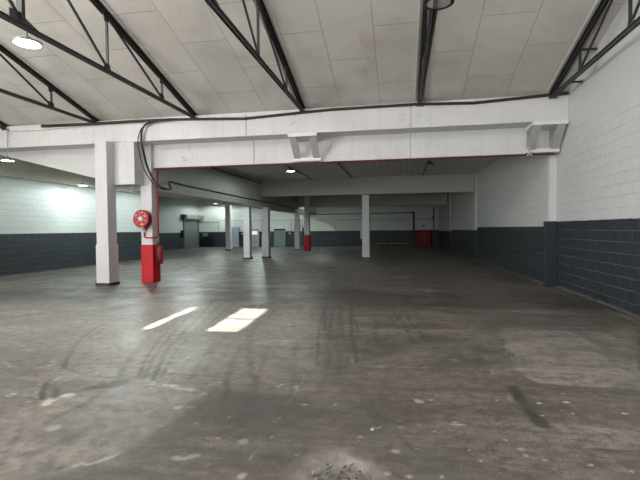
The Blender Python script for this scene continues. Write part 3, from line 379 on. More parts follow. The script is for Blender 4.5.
# ------------------------------------------------------------------ floor with its wear marks and painted sheen
def build_floor():
    xs = np.concatenate([np.arange(-17.2, -8.0, .12), np.arange(-8.0, -4.6, .035), np.arange(-4.6, 3.25, .017), np.arange(3.25, 4.01, .05)])
    ys = np.concatenate([np.arange(-8.0, 2.3, .5), np.arange(2.3, 5.2, .014), np.arange(5.2, 8.5, .03), np.arange(8.5, 14, .06), np.arange(14, 36.2, .4)])
    X, Y = np.meshgrid(xs, ys); nx, ny = len(xs), len(ys)
    rng = np.random.default_rng(4)
    def vn(X, Y, s, seed):
        g = np.random.default_rng(seed).random((256, 256)); u, v = X*s+77.3, Y*s+31.7
        i, j = np.floor(u).astype(int), np.floor(v).astype(int); fu, fv = u-i, v-j
        fu, fv = fu*fu*(3-2*fu), fv*fv*(3-2*fv); i0, j0, i1, j1 = i % 256, j % 256, (i+1) % 256, (j+1) % 256
        return (g[i0,j0]*(1-fu)+g[i1,j0]*fu)*(1-fv)+(g[i0,j1]*(1-fu)+g[i1,j1]*fu)*fv
    dx = (vn(X,Y,3,1)-.5)*.12 + (vn(X,Y,11,2)-.5)*.05 + (vn(X,Y,32,3)-.5)*.022
    dy = (vn(X,Y,3,4)-.5)*.12 + (vn(X,Y,11,5)-.5)*.05 + (vn(X,Y,32,6)-.5)*.022
    brk = vn(X,Y,6,7)*.6 + vn(X,Y,19,8)*.4
    light = np.zeros_like(X); dark = np.zeros_like(X); pale = np.zeros_like(X)
    def window(x0, x1, y0, y1):
        i0, i1 = np.searchsorted(ys, (y0, y1)); j0, j1 = np.searchsorted(xs, (x0, x1)); return slice(max(0,i0-1), i1+1), slice(max(0,j0-1), j1+1)
    for pts, w_, s in LINES:
        px = [p[0] for p in pts]; py = [p[1] for p in pts]; m = .35 + w_*3
        W = window(min(px)-m, max(px)+m, min(py)-m, max(py)+m)
        k = .25 if s > 0 and w_ > .01 else .12
        x = X[W]+dx[W]*k*2; y = Y[W]+dy[W]*k*2; d = np.full(x.shape, 9.)
        for (ax, ay), (bx_, by) in zip(pts, pts[1:]):
            ex, ey = bx_-ax, by-ay; t = np.clip(((x-ax)*ex+(y-ay)*ey)/(ex*ex+ey*ey+1e-9), 0, 1)
            d = np.minimum(d, np.hypot(x-ax-t*ex, y-ay-t*ey))
        ww = w_*(.5+1.0*brk[W]); f = np.clip(1.4-d/ww, 0, 1)*abs(s)*(np.clip((brk[W]-.30)*2.6, 0, 1) if s > 0 else np.clip(.5+1.2*brk[W], 0, 1))
        tgt = light if s > 0 else dark; tgt[W] = np.maximum(tgt[W], f*(1. if s > 0 else 1.15))
    for bx_, by, rx, ry, s in BLOBS:
        if s == 0: continue
        W = window(bx_-rx*3, bx_+rx*3, by-ry*3-.05, by+ry*3+.05)
        d = np.hypot((X[W]+dx[W]*rx*3-bx_)/rx, (Y[W]+dy[W]*rx*3-by)/ry)
        f = np.clip((1.25-d)*2.5, 0, 1)*abs(s); tgt = light if s > 0 else dark; tgt[W] = np.maximum(tgt[W], f)
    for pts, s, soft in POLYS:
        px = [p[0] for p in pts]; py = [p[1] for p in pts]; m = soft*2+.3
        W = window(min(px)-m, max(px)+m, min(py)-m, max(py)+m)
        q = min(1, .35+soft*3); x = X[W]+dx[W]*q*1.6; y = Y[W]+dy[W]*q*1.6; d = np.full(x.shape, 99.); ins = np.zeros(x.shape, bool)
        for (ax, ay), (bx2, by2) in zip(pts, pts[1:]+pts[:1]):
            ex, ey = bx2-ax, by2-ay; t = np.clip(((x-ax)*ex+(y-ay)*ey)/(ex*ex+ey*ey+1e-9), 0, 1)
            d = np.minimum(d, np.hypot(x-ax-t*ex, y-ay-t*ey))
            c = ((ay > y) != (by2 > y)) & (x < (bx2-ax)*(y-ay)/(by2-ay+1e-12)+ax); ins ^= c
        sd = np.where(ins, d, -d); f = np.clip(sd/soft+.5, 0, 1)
        if s > 0: pale[W] = np.maximum(pale[W], f*min(1, s*2.0))  # broad soft pale patches put the floor's reflected brightness into its colour
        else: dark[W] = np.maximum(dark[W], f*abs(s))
    # halo of dust and a shallow broken hole under the rubble
    d = np.hypot(X+.36, (Y-2.55)*.9) + dx*.8
    light = np.maximum(light, np.clip((.34-d)/.2, 0, 1)*.38); hole = np.clip((.20-d)/.08, 0, 1)
    Z = -hole*.035*(.5+brk) 
    co = np.stack([X, Y, Z], -1).reshape(-1, 3).astype(np.float32)
    idx = np.arange(nx*ny).reshape(ny, nx)
    q = np.stack([idx[:-1,:-1], idx[:-1,1:], idx[1:,1:], idx[1:,:-1]], -1).reshape(-1, 4).astype(np.int32)
    me = bpy.data.meshes.new('floor'); me.vertices.add(len(co)); me.vertices.foreach_set('co', co.ravel())
    me.loops.add(q.size); me.loops.foreach_set('vertex_index', q.ravel()); me.polygons.add(len(q))
    me.polygons.foreach_set('loop_start', np.arange(0, q.size, 4, dtype=np.int32)); me.update(calc_edges=True)
    at = me.color_attributes.new('wear_and_sheen', 'FLOAT_COLOR', 'POINT')
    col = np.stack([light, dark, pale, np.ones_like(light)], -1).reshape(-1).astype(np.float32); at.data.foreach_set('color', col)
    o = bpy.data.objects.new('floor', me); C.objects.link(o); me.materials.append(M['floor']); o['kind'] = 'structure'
build_floor()

# ------------------------------------------------------------------ shell
S = .28; YR = 1.75
def roofz(y): return 4.50 + S*(11-y) if y > YR else 4.50 + S*(11-YR) - S*(YR-y)
H2 = 3.92
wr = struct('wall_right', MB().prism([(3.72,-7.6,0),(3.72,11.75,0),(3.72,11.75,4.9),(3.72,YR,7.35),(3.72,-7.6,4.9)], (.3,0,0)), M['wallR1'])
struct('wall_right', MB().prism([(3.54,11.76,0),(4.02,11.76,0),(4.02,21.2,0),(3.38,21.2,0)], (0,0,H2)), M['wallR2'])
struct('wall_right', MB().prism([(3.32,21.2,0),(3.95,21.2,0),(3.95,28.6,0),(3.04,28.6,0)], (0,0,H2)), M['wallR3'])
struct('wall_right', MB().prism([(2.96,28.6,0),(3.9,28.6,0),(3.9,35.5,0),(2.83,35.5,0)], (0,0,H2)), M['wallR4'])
struct('trim_1', bx(3.55, 3.72, 11.68, 11.76, 1.60, 3.22), M['column'], bevel=.008)
struct('trim_2', bx(3.44, 3.72, 11.68, 11.76, 0, 1.60), plain('blue_black_pilaster_paint', (.019, .025, .038), .45, 0, .3, 6), bevel=.008)
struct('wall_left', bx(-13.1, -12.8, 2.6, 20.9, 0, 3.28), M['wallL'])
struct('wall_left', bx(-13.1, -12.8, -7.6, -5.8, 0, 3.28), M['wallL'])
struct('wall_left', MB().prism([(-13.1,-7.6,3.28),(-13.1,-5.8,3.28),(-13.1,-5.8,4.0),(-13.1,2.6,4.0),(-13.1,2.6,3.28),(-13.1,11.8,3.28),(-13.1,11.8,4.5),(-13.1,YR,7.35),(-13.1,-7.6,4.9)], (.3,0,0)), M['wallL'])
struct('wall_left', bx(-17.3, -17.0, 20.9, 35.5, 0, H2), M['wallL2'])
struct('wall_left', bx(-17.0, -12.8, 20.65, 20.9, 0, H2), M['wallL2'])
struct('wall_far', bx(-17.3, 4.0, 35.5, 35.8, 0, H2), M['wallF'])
wb = MB(); wb.box(-13.1, -11.2, -7.9, -7.6, 0, 4.85); wb.box(3.2, 4.02, -7.9, -7.6, 0, 4.85); wb.box(-11.2, 3.2, -7.9, -7.6, 4.45, 4.85)
struct('wall_back', wb, M['wallB'])
struct('ceiling', bx(-17.3, 4.0, 11.8, 35.8, H2, H2+.15), M['ribs'])

# front roof: sloping lining boards with roof-light openings above and behind the viewpoint
def roof():
    mb = MB(); xs = [-13.1, -5.19, -5.04, -4.14, -3.66, -2.95, 4.02]; ys = [11.5, 5.2, 4.16, 4.10, 3.10, YR, -7.9]
    opening = {(1,2),(1,4),(3,2),(3,4),(2,2),(2,4),(4,2),(4,4)}     # columns 1 and 3 unglazed, 2 and 4 amber sheet
    for i in range(6):
        for j in range(6):
            if (i, {0:0,1:1,2:2,3:3,4:4,5:5}[j]) in {(a, b-1) for a, b in opening} : continue
            x0, x1, y0, y1 = xs[i], xs[i+1], ys[j], ys[j+1]
            mb.prism([(x0,y0,roofz(y0)),(x1,y0,roofz(y0)),(x1,y1,roofz(y1)),(x0,y1,roofz(y1))], (0,0,.07))
    for t in TRX:      # pale battens under the boards beside every truss
        for dx in (-.12, .12): mb.bar((t+dx,10.88,roofz(10.88)-.012),(t+dx,YR+.1,roofz(YR+.1)-.012), .035, .024)
    return mb
TRX = [-11.08, -8.20, -5.33, -2.42, .45, 3.38]
struct('ceiling', roof(), M['roof'])
am, nt, b = newmat('amber_roof_sheet'); nt.nodes.remove(b)
tr = N(nt, 'ShaderNodeBsdfTransparent'); tr.inputs[0].default_value = (.07, .042, .02, 1); L(nt, tr.outputs[0], nt.nodes['Material Output'].inputs[0])
for k, (x0, x1) in enumerate(((-5.04, -4.14), (-3.66, -2.95))):
    mb = MB()
    for y0, y1 in ((5.2, 4.16), (4.10, 3.10)): mb.prism([(x0,y0,roofz(y0)),(x1,y0,roofz(y0)),(x1,y1,roofz(y1)),(x0,y1,roofz(y1))], (0,0,.01))
    struct('window_%d' % (k+1), mb, am)

# ------------------------------------------------------------------ cross beams and columns
hb = empty('header_beam', (-4.5, 11.2, 3.22), 'wide white stepped concrete beam across the hall under the truss ends', 'beam')
bx(-12.8, 3.72, 10.92, 11.5, 3.86, 4.47).build('upper_beam', M['white'], hb, bevel=.012)
lb = bx(-6.86, 3.72, 11.5, 11.78, 3.22, 4.30).build('lower_beam', M['header'], hb, bevel=.01)
MB().prism([(-12.8,11.5,4.02),(-8.05,11.5,2.83),(-8.05,11.5,3.95),(-7.2,11.5,3.95),(-7.2,11.5,4.3),(-12.8,11.5,4.3)], (0,.28,0)).build('raked_lintel', M['white'], hb)
bx(-7.69, -7.08, 10.93, 11.49, 2.72, 3.86).build('hanging_block', M['white'], hb, bevel=.01)
for x in (.23, -3.9):
    j = bx(x-.02, x+.02, 10.915, 10.922, 3.87, 4.42); j.box(x-.02, x+.02, 11.493, 11.502, 3.24, 3.84)
    j.build('joint_strip', M['metal'] if x > 0 else M['bracket'], hb)
def column(x0, x1, y0, y1, h, label, plinth=0, red=0, group=None):
    e = empty('concrete_column', ((x0+x1)/2, (y0+y1)/2, 0), label, 'column', group)
    bx(x0, x1, y0, y1, .0 if not red else 0, h).build('shaft', M['column'], e, bevel=.012)
    if plinth: bx(x0-.015, x1+.02, y0-.02, y1+.02, .07, plinth).build('plinth', M['column'], e, bevel=.012)
    if red:
        r = bx(x0-.012, x1+.012, y0-.012, y1+.012, 0.0, red).build('red_base', M['red'], e, bevel=.01)
    else: bx(x0-.035, x1+.035, y0-.035, y1+.035, 0, .07).build('skirting', M['skirt'], e)
    return e
column(-8.04, -7.69, 10.62, 11.0, 3.86, 'wide white square column left of the fire hose reel, with thicker lower half', 1.10)
column(-7.2, -6.86, 11.38, 11.75, 3.95, 'white column with red painted base that carries the fire hose reel', 0, 1.07)
column(-7.74, -7.42, 21.05, 21.4, 2.6, 'left one of the two close white columns under the longitudinal beam')
column(-7.02, -6.70, 21.83, 22.2, 2.6, 'right one of the two close white columns under the longitudinal beam', 1.2)
column(-7.26, -6.94, 29.83, 30.15, 2.6, 'far white column just left of the red based far column')
column(-6.36, -6.02, 28.9, 29.24, H2, 'far column with red painted base standing near the far wall', 0, 1.06)
column(-12.2, -11.85, 29.6, 29.95, 3.4, 'thin brightly lit white column between roller shutter and close column pair')
column(-1.88, -1.53, 21.6, 21.95, 3.1, 'lone white column in the middle of the rear hall with box on its side')
tag(bx(-7.74, -6.86, 11.78, 35.5, 2.6, H2).build('longitudinal_beam', M['beam'], bevel=.01), 'long cream beam running back from the hose reel column to the far wall', 'beam')
tag(bx(-6.86, 3.30, 21.3, 21.6, 3.1, H2).build('cross_beam', M['crossbeam'], bevel=.01), 'nearer cream cross beam in rear hall resting over the lone column', 'beam', 'cross beams')
tag(bx(-6.86, 2.85, 29.5, 29.75, 2.96, H2).build('cross_beam', M['crossbeam'], bevel=.01), 'farther cream cross beam seen below the nearer one', 'beam', 'cross beams')
bb = tag(bx(-12.3, -11.75, 23.0, 35.5, 3.4, H2).build('edge_beam', M['beam']), 'short cream beam over the brightly lit thin column in left bay', 'beam')
fb = empty('edge_beam', (-12.65, 16, 3.28), 'deep cream panelled beam along the top of the left block wall', 'beam')
bx(-12.86, -12.55, 11.79, 20.6, 3.28, H2).build('beam_face', plain('cream_panel', (.62, .60, .52), .6, 0, .08, 2), fb)
for y in (12.25, 13.22, 14.7, 16.2, 17.7, 19.2): bx(-12.55, -12.543, y-.012, y+.012, 3.3, H2).build('panel_joint', M['batten'], fb)

# pipes on ceiling of the rear bay
for (x, y0, y1, g_) in ((-2.3, 12.2, 21.25, 'nearest the lone column'), (.98, 12.2, 21.25, 'beside the black unlit lamp'), (-4.3, 12.2, 21.25, 'running away from the lit lamp')):
    tag(MB().tube([(x, y0, H2-.03), (x, y1, H2-.03)], .022, 8).build('ceiling_conduit', M['steel']), 'thin dark conduit on the rear ceiling, '+g_, 'pipe', 'ceiling conduits')
tag(MB().tube([(-6.80, 12.0, 3.74), (-6.80, 21.2, 3.74)], .03, 8).build('beam_conduit', M['steel2']), 'dark conduit along the top of the longitudinal beam', 'pipe')

# ------------------------------------------------------------------ roof trusses
def chord(mb, a, b, w_, h_):
    g = .014
    mb.bar(a, b, w_, .012, oy=h_/2-.006)
    mb.bar(a, b, .012, h_, ox=-g-.006); mb.bar(a, b, .012, h_, ox=g+.006)
def truss(first=None):
    e = empty('roof_truss', (0, 11, 4.4), '', 'truss', 'roof trusses'); x = 0
    ZB = 4.43
    m = MB(); chord(m, (x, 11.02, ZB-.02), (x, -7.5, ZB-.02), .10, .062); m.build('bottom_chord', M['steel2'], e)
    top = lambda y: roofz(y)-.05
    m = MB(); chord(m, (x, 11.05, top(11.05)), (x, YR, top(YR)), .125, .08); m.build('top_chord', M['steel'], e)
    m = MB(); chord(m, (x, YR, top(YR)), (x, -7.5, top(-7.5)), .125, .08); m.build('top_chord', M['steel'], e)
    ys = [9.35, 7.45, 5.55, 3.65, 1.75, -.15, -2.05, -3.95, -5.85]
    for i, y in enumerate(ys):
        big = i == 2
        m = MB(); ww = .045 if not big else .09
        m.bar((x, y, ZB+.01), (x, y, top(y)-.02), .03 if not big else .06, ww); m.build('post', M['steel'], e)
        m = MB()
        if i < 4: p, q = (x, y+.03, ZB+.02), (x, ys[i+1]+.05, top(ys[i+1])-.03)
        elif i == 4: p, q = (x, y, ZB+.02), (x, ys[3]-.05, top(ys[3])-.03)
        else: p, q = (x, y-.03, ZB+.02), (x, ys[i-1]-.05, top(ys[i-1])-.03)
        m.bar(p, q, .028, .05 if big else .042); m.build('diagonal', M['steel'], e)
        m = MB(); k = 1.9 if big else 1
        pr = [(x-.008, y-.10*k, ZB-.05), (x-.008, y+(.10*k if not big else .55), ZB-.05), (x-.008, y+.06*k, ZB+.12*k), (x-.008, y-.10*k, ZB+.13*k)]
        if big: pr = [(x-.008, y-.2, ZB-.05), (x-.008, y+.5, ZB-.03), (x-.008, y+.09, ZB+.11), (x-.008, y+.02, ZB+.17), (x-.008, y-.2, ZB+.15)]
        m.prism(pr, (.016, 0, 0)); 
        for a_ in (-.05, 0, .05):
            for s_ in (-.012, .012): m.lathe([(0, -.004), (.011, -.004), (.011, .006), (0, .006)], (x+s_, y+a_*k, ZB+.04), (1 if s_ > 0 else -1, 0, 0), 6)
        m.build('gusset_plate', M['steel2'], e)
        if i in (0, 1):
            m = MB(); m.prism([(x-.007, y-.1, top(y-.1)), (x-.007, y+.09, top(y+.09)), (x-.007, y+.02, top(y)-.13), (x-.007, y-.07, top(y)-.13)], (.014, 0, 0)); m.build('gusset_plate', M['steel'], e)
    bx(x-.09, x+.09, 10.86, 11.06, ZB-.07, ZB-.03+.0).build('bearing_plate', M['steel2'], e)
    return e
tl = ['roof truss at the far left edge of the hall, only its end in view', 'second roof truss from the left, ending above the wide white column',
      'roof truss whose big bolted gusset is beside the lit round lamp', 'middle roof truss ending above the left bracket, right of the hose reel',
      'roof truss seen edge on, with the unlit round lamp under it', 'roof truss close against the right wall, ending above the right bracket']
t0 = truss()
for i, x in enumerate(TRX):
    if i == 0: t = t0
    else:
        t = t0.copy(); C.objects.link(t)
        for ch in list(t0.children):
            c = ch.copy(); C.objects.link(c); c.parent = t
    t.location = (x, 11, 4.4); t['label'] = tl[i]
# short angle stubs tying the last truss to the right wall
for k, (y, z) in enumerate(((10.62, 4.69), (9.45, 4.88), (8.8, 5.25), (10.15, 4.48))):
    tag(MB().bar((3.44, y, z), (3.74, y, z), .035, .035).build('wall_stub', M['steel']), ['low short black stub between last truss and right wall, nearest the beam', 'short black stub halfway up the last truss beside right wall', 'highest short black stub beside the last truss and right wall', 'short black stub sticking to the right wall just under the last truss chord'][k], 'bracket', 'truss wall stubs')

# ------------------------------------------------------------------ header brackets
def bracket(x0, label):
    e = empty('steel_bracket', (x0+.37, 11.2, 3.24), label, 'bracket', 'steel brackets'); s = .74
    bx(x0, x0+s, 10.80, 11.49, 3.765, 3.85).build('top_plate', M['brackettop'], e, bevel=.004)
    bx(x0, x0+s, 11.36, 11.495, 3.235, 3.33).build('bottom_plate', M['brackettop'], e, bevel=.004)
    for a in (.03, s-.20):
        m = MB(); m.bar((x0+a+.085, 10.88, 3.77), (x0+a+.085, 11.38, 3.32), .17, .05); m.build('leg', M['bracket'], e)
        m = bx(x0+a, x0+a+.02, 11.42, 11.495, 3.33, 3.77); m.build('post', M['bracket'], e)
    return e
bracket(-2.78, 'white steel bracket frame under the beam step, left of the middle')
br2 = bracket(2.94, 'white steel bracket frame under the beam step, in the right wall corner')
hk = MB(); hk.tube([(2.99, 11.30, 3.40), (2.99, 11.28, 3.20)], .018, 8); hk.tube([(2.99,11.28,3.21),(2.93,11.28,3.14)], .016, 8); hk.tube([(2.99,11.28,3.21),(3.05,11.28,3.14)], .016, 8)
hk.build('hook', M['bracket'], br2)

# ------------------------------------------------------------------ pipes and cables
PZ = [(-11.0,4.36),(-9.87,4.42),(-8.15,4.40),(-6.74,4.40),(-6.01,4.39),(-3.93,4.30),(-2.41,4.37),(-1.72,4.40),(.36,4.41),(1.65,4.36),(3.70,4.46)]
tag(MB().tube([(x, 10.88, z) for x, z in PZ[1:]], .034, 8).build('maroon_pipe', M['maroon']), 'dark maroon pipe sagging along the top of the white stepped beam', 'pipe')
tag(MB().tube([(x, 10.855, z-.045) for x, z in PZ[1:4]] , .012, 8).build('wire', M['cable']), 'thin black wire under the maroon pipe above the wide column', 'wire')
tag(MB().tube([(-11.05, 10.9, 4.33), (-10.4,10.9,4.30), (-9.6, 10.9, 4.31), (-8.3,10.9,4.35)], .009, 6).build('wire', M['bracket']), 'thin grey wire along the beam at the left edge', 'wire')
cp = smooth_path([(-5.7,10.815,4.37),(-6.3,10.815,4.36),(-6.62,10.815,4.30),(-6.76,10.815,4.12),(-6.80,10.835,3.85),(-6.78,10.88,3.6),(-6.80,11.1,3.2),(-6.72,11.25,2.88),(-6.58,11.3,2.70),(-6.45,11.45,2.62),(-6.5,11.8,2.66),(-6.72,12.1,2.82),(-6.82,12.4,2.93),(-6.825,13.1,2.91),(-6.83,17,2.88),(-6.83,22.6,2.85),(-6.83,31.2,2.76)], 6)
cb_ = empty('cable_bundle', (-6.8, 10.83, 3.8), 'thick black cable loop hanging off the white beam beside the hose reel column and running back along the cream beam', 'cable')
cb_['label'] = 'black cables looping off the white beam and running back along the cream beam'
MB().tube(cp, .026, 8).build('thick_cable', M['cable'], cb_)
cp2 = smooth_path([(-5.9,10.80,4.34),(-6.35,10.8,4.33),(-6.70,10.79,4.22),(-6.84,10.79,4.0),(-6.88,10.80,3.8),(-6.86,10.83,3.55),(-6.87,11.0,3.2),(-6.78,11.2,2.86),(-6.62,11.26,2.67),(-6.46,11.42,2.59)], 6)
MB().tube(cp2, .014, 8).build('thin_cable', M['cable'], cb_)
tag(MB().tube([(-6.81, 11.44, 3.19), (3.6, 11.44, 3.20)], .024, 8).build('red_pipe', M['reddk']), 'red pipe running along the underside of the white stepped beam', 'pipe')
# ------------------------------------------------------------------ fire hose reel and extinguisher
rl = empty('fire_hose_reel', (-7.08, 11.38, 1.8), 'round red fire hose reel mounted on the column with red base', 'hose reel')
ax = Vector((-.05, -1, .02)).normalized(); c0 = Vector((-7.04, 11.27, 1.79)); R_ = .245
def at(t): return c0 + ax*t
MB().lathe([(.0,.15),(R_*.96,.15),(R_,.14),(R_,.125),(R_*.9,.12),(.0,.12)], c0, ax, 40).build('front_disc', M['redreel'], rl, smooth=True)
MB().lathe([(.0,-.03),(R_,-.03),(R_,-.015),(R_*.9,-.01),(.0,-.01)], c0, ax, 40).build('back_disc', M['redreel'], rl, smooth=True)
m = MB()
for k in range(5):
    h0 = .008 + k*.022; m.lathe([(R_*.6,h0),(R_*.70,h0+.004),(R_*.72,h0+.011),(R_*.70,h0+.018),(R_*.6,h0+.022)], c0, ax, 36)
m.build('hose_coil', M['black'], rl, smooth=True)
MB().lathe([(0,.185),(.03,.185),(.055,.175),(.06,.15)], c0, ax, 24).build('hub', M['label'], rl, smooth=True)
u = Vector((0,0,1)); sx = ax.cross(u).normalized(); sy = sx.cross(ax)
for k in range(6):
    t = k*PI/3+.3; d = sx*math.cos(t)+sy*math.sin(t)
    MB().bar(at(.153)+d*.06, at(.153)+d*R_*.9, .022, .012, ax).build('spoke', plain('pink_worn_spoke', (.55,.12,.14), .4) if k == 0 else bpy.data.materials['pink_worn_spoke'], rl)
for (a_, b_, w_, h_, mt) in ((.0,-.155,.09,.04,'yellow'), (.14,.07,.06,.02,'label'), (-.14,.10,.05,.025,'label'), (.05,.17,.05,.02,'label')):
    p = at(.1555) - sx*a_ + sy*b_
    if mt == 'yellow': p = at(.1555) + sx*.04*(-1) + sy*b_
    MB().bar(p-sx*w_/2, p+sx*w_/2, .005, h_, sy).build('sticker', M[mt], rl)
m = MB(); m.bar((-7.06,11.34,1.55),(-7.06,11.22,1.80), .05, .02); m.bar((-7.10,11.36,1.80),(-7.06,11.25,1.80), .06, .12); m.bar((-7.06,11.372,1.5),(-7.06,11.372,1.9), .10,.012,(0,1,0)); m.build('wall_bracket', M['black'], rl)
vv = rl
MB().tube([(-6.835,11.66,3.17),(-6.835,11.66,1.32),(-6.835,11.60,1.28),(-6.835,11.36,1.27),(-6.86,11.335,1.265),(-7.04,11.335,1.265),(-7.07,11.33,1.29),(-7.07,11.33,1.46)], .02, 8).build('supply_pipe', M['red'], rl)
m = MB(); m.lathe([(0,-.05),(.022,-.05),(.03,-.03),(.03,.03),(.022,.05),(0,.05)], (-7.07,11.31,1.50), (1,0,0), 14); m.build('valve_body', M['metal'], vv, smooth=True)
m = MB(); m.bar((-7.10,11.29,1.44),(-7.18,11.27,1.60), .022, .012); m.build('lever', M['metal'], vv)
m = MB(); m.tube(smooth_path([(-7.02,11.31,1.50),(-6.98,11.28,1.52),(-6.96,11.25,1.60),(-7.0,11.22,1.68)],4), .014, 8); m.build('feed_hose', M['redreel'], vv)
m = MB(); m.bar((-7.13,11.31,1.50),(-7.0,11.31,1.41), .02, .02); m.lathe([(0,0),(.016,0),(.02,.07),(0,.08)], (-7.12,11.30,1.38),(0,0,1),10); m.build('nozzle', M['label'], vv)
ex = empty('fire_extinguisher', (-6.74, 11.56, .55), 'red fire extinguisher hung on the side of the red column base', 'fire extinguisher')
MB().lathe([(0,.40),(.075,.40),(.085,.42),(.085,.82),(.07,.88),(.03,.92),(.02,.95),(0,.95)], (-6.755,11.56,.12), (0,0,1), 24).build('cylinder', M['redreel'], ex, smooth=True)
m = MB(); m.lathe([(0,.95),(.03,.95),(.03,.99),(0,.99)], (-6.755,11.56,.12), (0,0,1), 12); m.bar((-6.76,11.56,1.12),(-6.76,11.42,1.15), .02,.012); m.bar((-6.76,11.56,1.095),(-6.76,11.44,1.085), .02,.01); m.build('valve_head', M['black'], ex)
MB().tube(smooth_path([(-6.76,11.5,1.09),(-6.76,11.42,1.05),(-6.755,11.40,.92),(-6.75,11.41,.77),(-6.74,11.44,.62)],5), .014, 8).build('hose', M['black'], ex)
MB().lathe([(0,.0),(.02,0),(.03,.12),(0,.12)], (-6.74,11.44,.50),(0,0,1),10).build('horn', M['black'], ex)
bx(-6.70+.0,-6.665,11.52,11.60,.55,.72).build('instruction_label', M['label'], ex) if False else None
ex2 = empty('fire_extinguisher', (-6.5, 28.95, 1.2), 'black topped object hung beside the far column with red base', 'extinguisher')
MB().lathe([(0,1.05),(.06,1.05),(.065,1.1),(.065,1.5),(.03,1.6),(0,1.62)], (-6.44,28.82,0), (0,0,1), 14).build('body', M['black'], ex2, smooth=True)
MB().bar((-6.46,28.82,1.6),(-6.52,28.80,1.72), .05,.04).build('handle', M['black'], ex2)

# ------------------------------------------------------------------ lamps
def lamp(loc, rodtop, label, lit, power, group='round high bay lamps', R=.18, flatr=False):
    x, y, z = loc
    e = empty('high_bay_lamp', loc, label, 'lamp', group)
    dk = .92 if lit else .78
    hs = M['lamp'] if lit else M['lampblk']
    MB().lathe([(0,.02),(R*.93,.02),(R,.0),(R,.02),(R*.8,.03),(R*.35,.04),(R*.32,.08),(R*.2,.10),(0,.10)], loc, (0,0,1), 32).build('housing', hs, e, smooth=True)
    MB().lathe([(R*dk,.018),(R*dk,-.008),(R,-.006),(R,.01)], loc, (0,0,1), 32).build('rim', M['metal'] if lit else M['lampblk'], e, smooth=True)
    MB().lathe([(0,.012),(R*dk,.012),(R*dk,-.002),(R*.5,-.006),(0,-.007)], loc, (0,0,1), 32).build('diffuser', M['glow'] if lit else M['dull'], e, smooth=True)
    MB().tube([(x,y,z+.09),(x,y,rodtop)], .010, 6).build('rod', M['lamp'], e)
    if lit:
        d = bpy.data.lights.new('lamp_light', 'SPOT'); d.energy = power; d.color = (.86, 1.0, .97); d.spot_size = math.radians(180); d.spot_blend = .25; d.shadow_soft_size = R*.8
        o = bpy.data.objects.new('lamp_light', d); C.objects.link(o); o.location = (0,0,-.03); o.parent = e
    return e
lamp((-5.33, 5.65, 4.20), 4.42, 'lit round lamp hung under the big bolted truss gusset at top left', True, 25, R=.19)
lamp((.49, 6.05, 4.40), 4.40+.16, 'unlit round lamp at the top edge under the edge-on truss', False, 0, R=.20)
lamp((-10.98, 10.85, 3.49), 4.42, 'lit lamp on a long rod hanging in front of the beam at the left edge', True, 20, R=.17)
lamp((-12.05, 15.2, 3.22), H2, 'lit lamp close to the left block wall making a bright spot on it', True, 60, R=.17)
lamp((-15.2, 35.0-.0, 3.52) if False else (-14.9, 34.1, 3.60), H2, 'small far lamp above the roller shutter end of the left bay', True, 200, R=.17)
lamp((-4.26, 17.0, 3.74), H2, 'lit lamp under the rear ceiling just behind the white stepped beam', True, 110, R=.17)
lamp((1.02, 16.4, 3.74), H2, 'black unlit lamp under the rear ceiling at the right', False, 0, R=.17)
lamp((-5.9, 31.6, 3.55), H2, 'added unseen lamp behind the farther cross beam', True, 70, R=.17)  # unseen lamp added to light the far end of the long beam
lamp((-9.9, 19.2, 3.60), H2, 'added unseen lamp in the left bay behind the longitudinal beam', True, 360, R=.17)  # unseen lamp added to brighten the rear columns and left bay
lamp((-10.3, 15.5, 3.60), H2, 'added unseen lamp in the left bay behind the white hanging block', True, 230, R=.17)  # unseen lamp added to brighten the left bay floor
lamp((-10.0, 31.0, 3.60), H2, 'added unseen lamp near the far wall behind the longitudinal beam', True, 360, R=.17)  # unseen lamp added as stand-in light for the far left bay

# ------------------------------------------------------------------ far fittings
d1 = MB(); 
for k in range(24): d1.box(-16.99, -16.95 + .012*(k % 2), 32.72, 35.15, k*.1, k*.1+.1)
dr = struct('door_1', d1, M['shutter'])
struct('shutter_box', bx(-17.0, -16.6, 32.55, 35.45, 2.36, 2.68), M['metal'], dr); struct('guide_rail', bx(-17.0, -16.88, 32.6, 32.75, 0, 2.36), M['lamp'], dr); struct('guide_rail', bx(-17.0, -16.88, 35.12, 35.25, 0, 2.36), M['lamp'], dr)
struct('motor', bx(-16.99, -16.66, 32.28, 32.56, 2.34, 2.70), M['black'], dr)
pb = tag(bx(-16.98, -16.8, 32.2, 32.42, .85, 1.45).build('switch_box', M['black']), 'small dark control box left of the roller shutter', 'switch box')
def door(n, x0, x1, h, mat, extra=None):
    d = struct('door_%d' % n, bx(x0, x1, 35.42, 35.49, 0, h), mat)
    f = MB(); f.box(x0-.06, x0, 35.38, 35.5, 0, h+.06); f.box(x1, x1+.06, 35.38, 35.5, 0, h+.06); f.box(x0, x1, 35.38, 35.5, h, h+.06)
    struct('door_frame', f, mat, d); struct('door_handle', bx(x1-.12, x1-.05, 35.36, 35.42, h*.45, h*.48), M['metal'], d)
    return d
door(2, -14.0, -13.5, 1.60, M['doorblue'])
d3 = door(3, -12.35, -11.72, 1.45, M['doorpink']); struct('window_pane', bx(-12.25, -11.80, 35.40, 35.42, 1.05, 1.33), M['pane'], d3)
d4 = door(4, -10.3, -9.46, 1.32, M['doorgreen']); struct('lintel', bx(-10.35, -9.41, 35.36, 35.5, 1.38, 1.50), M['black'], d4)
mc = empty('workbench', (-16.1, 35.2, 0), 'dark bench with equipment against the far wall right of the shutter', 'workbench')
bx(-16.6, -15.7, 34.95, 35.45, .86, .92).build('bench_top', M['black'], mc)
for x in (-16.55, -15.78):
    for y in (35.0, 35.38): bx(x, x+.06, y, y+.06, 0, .86).build('leg', M['black'], mc)
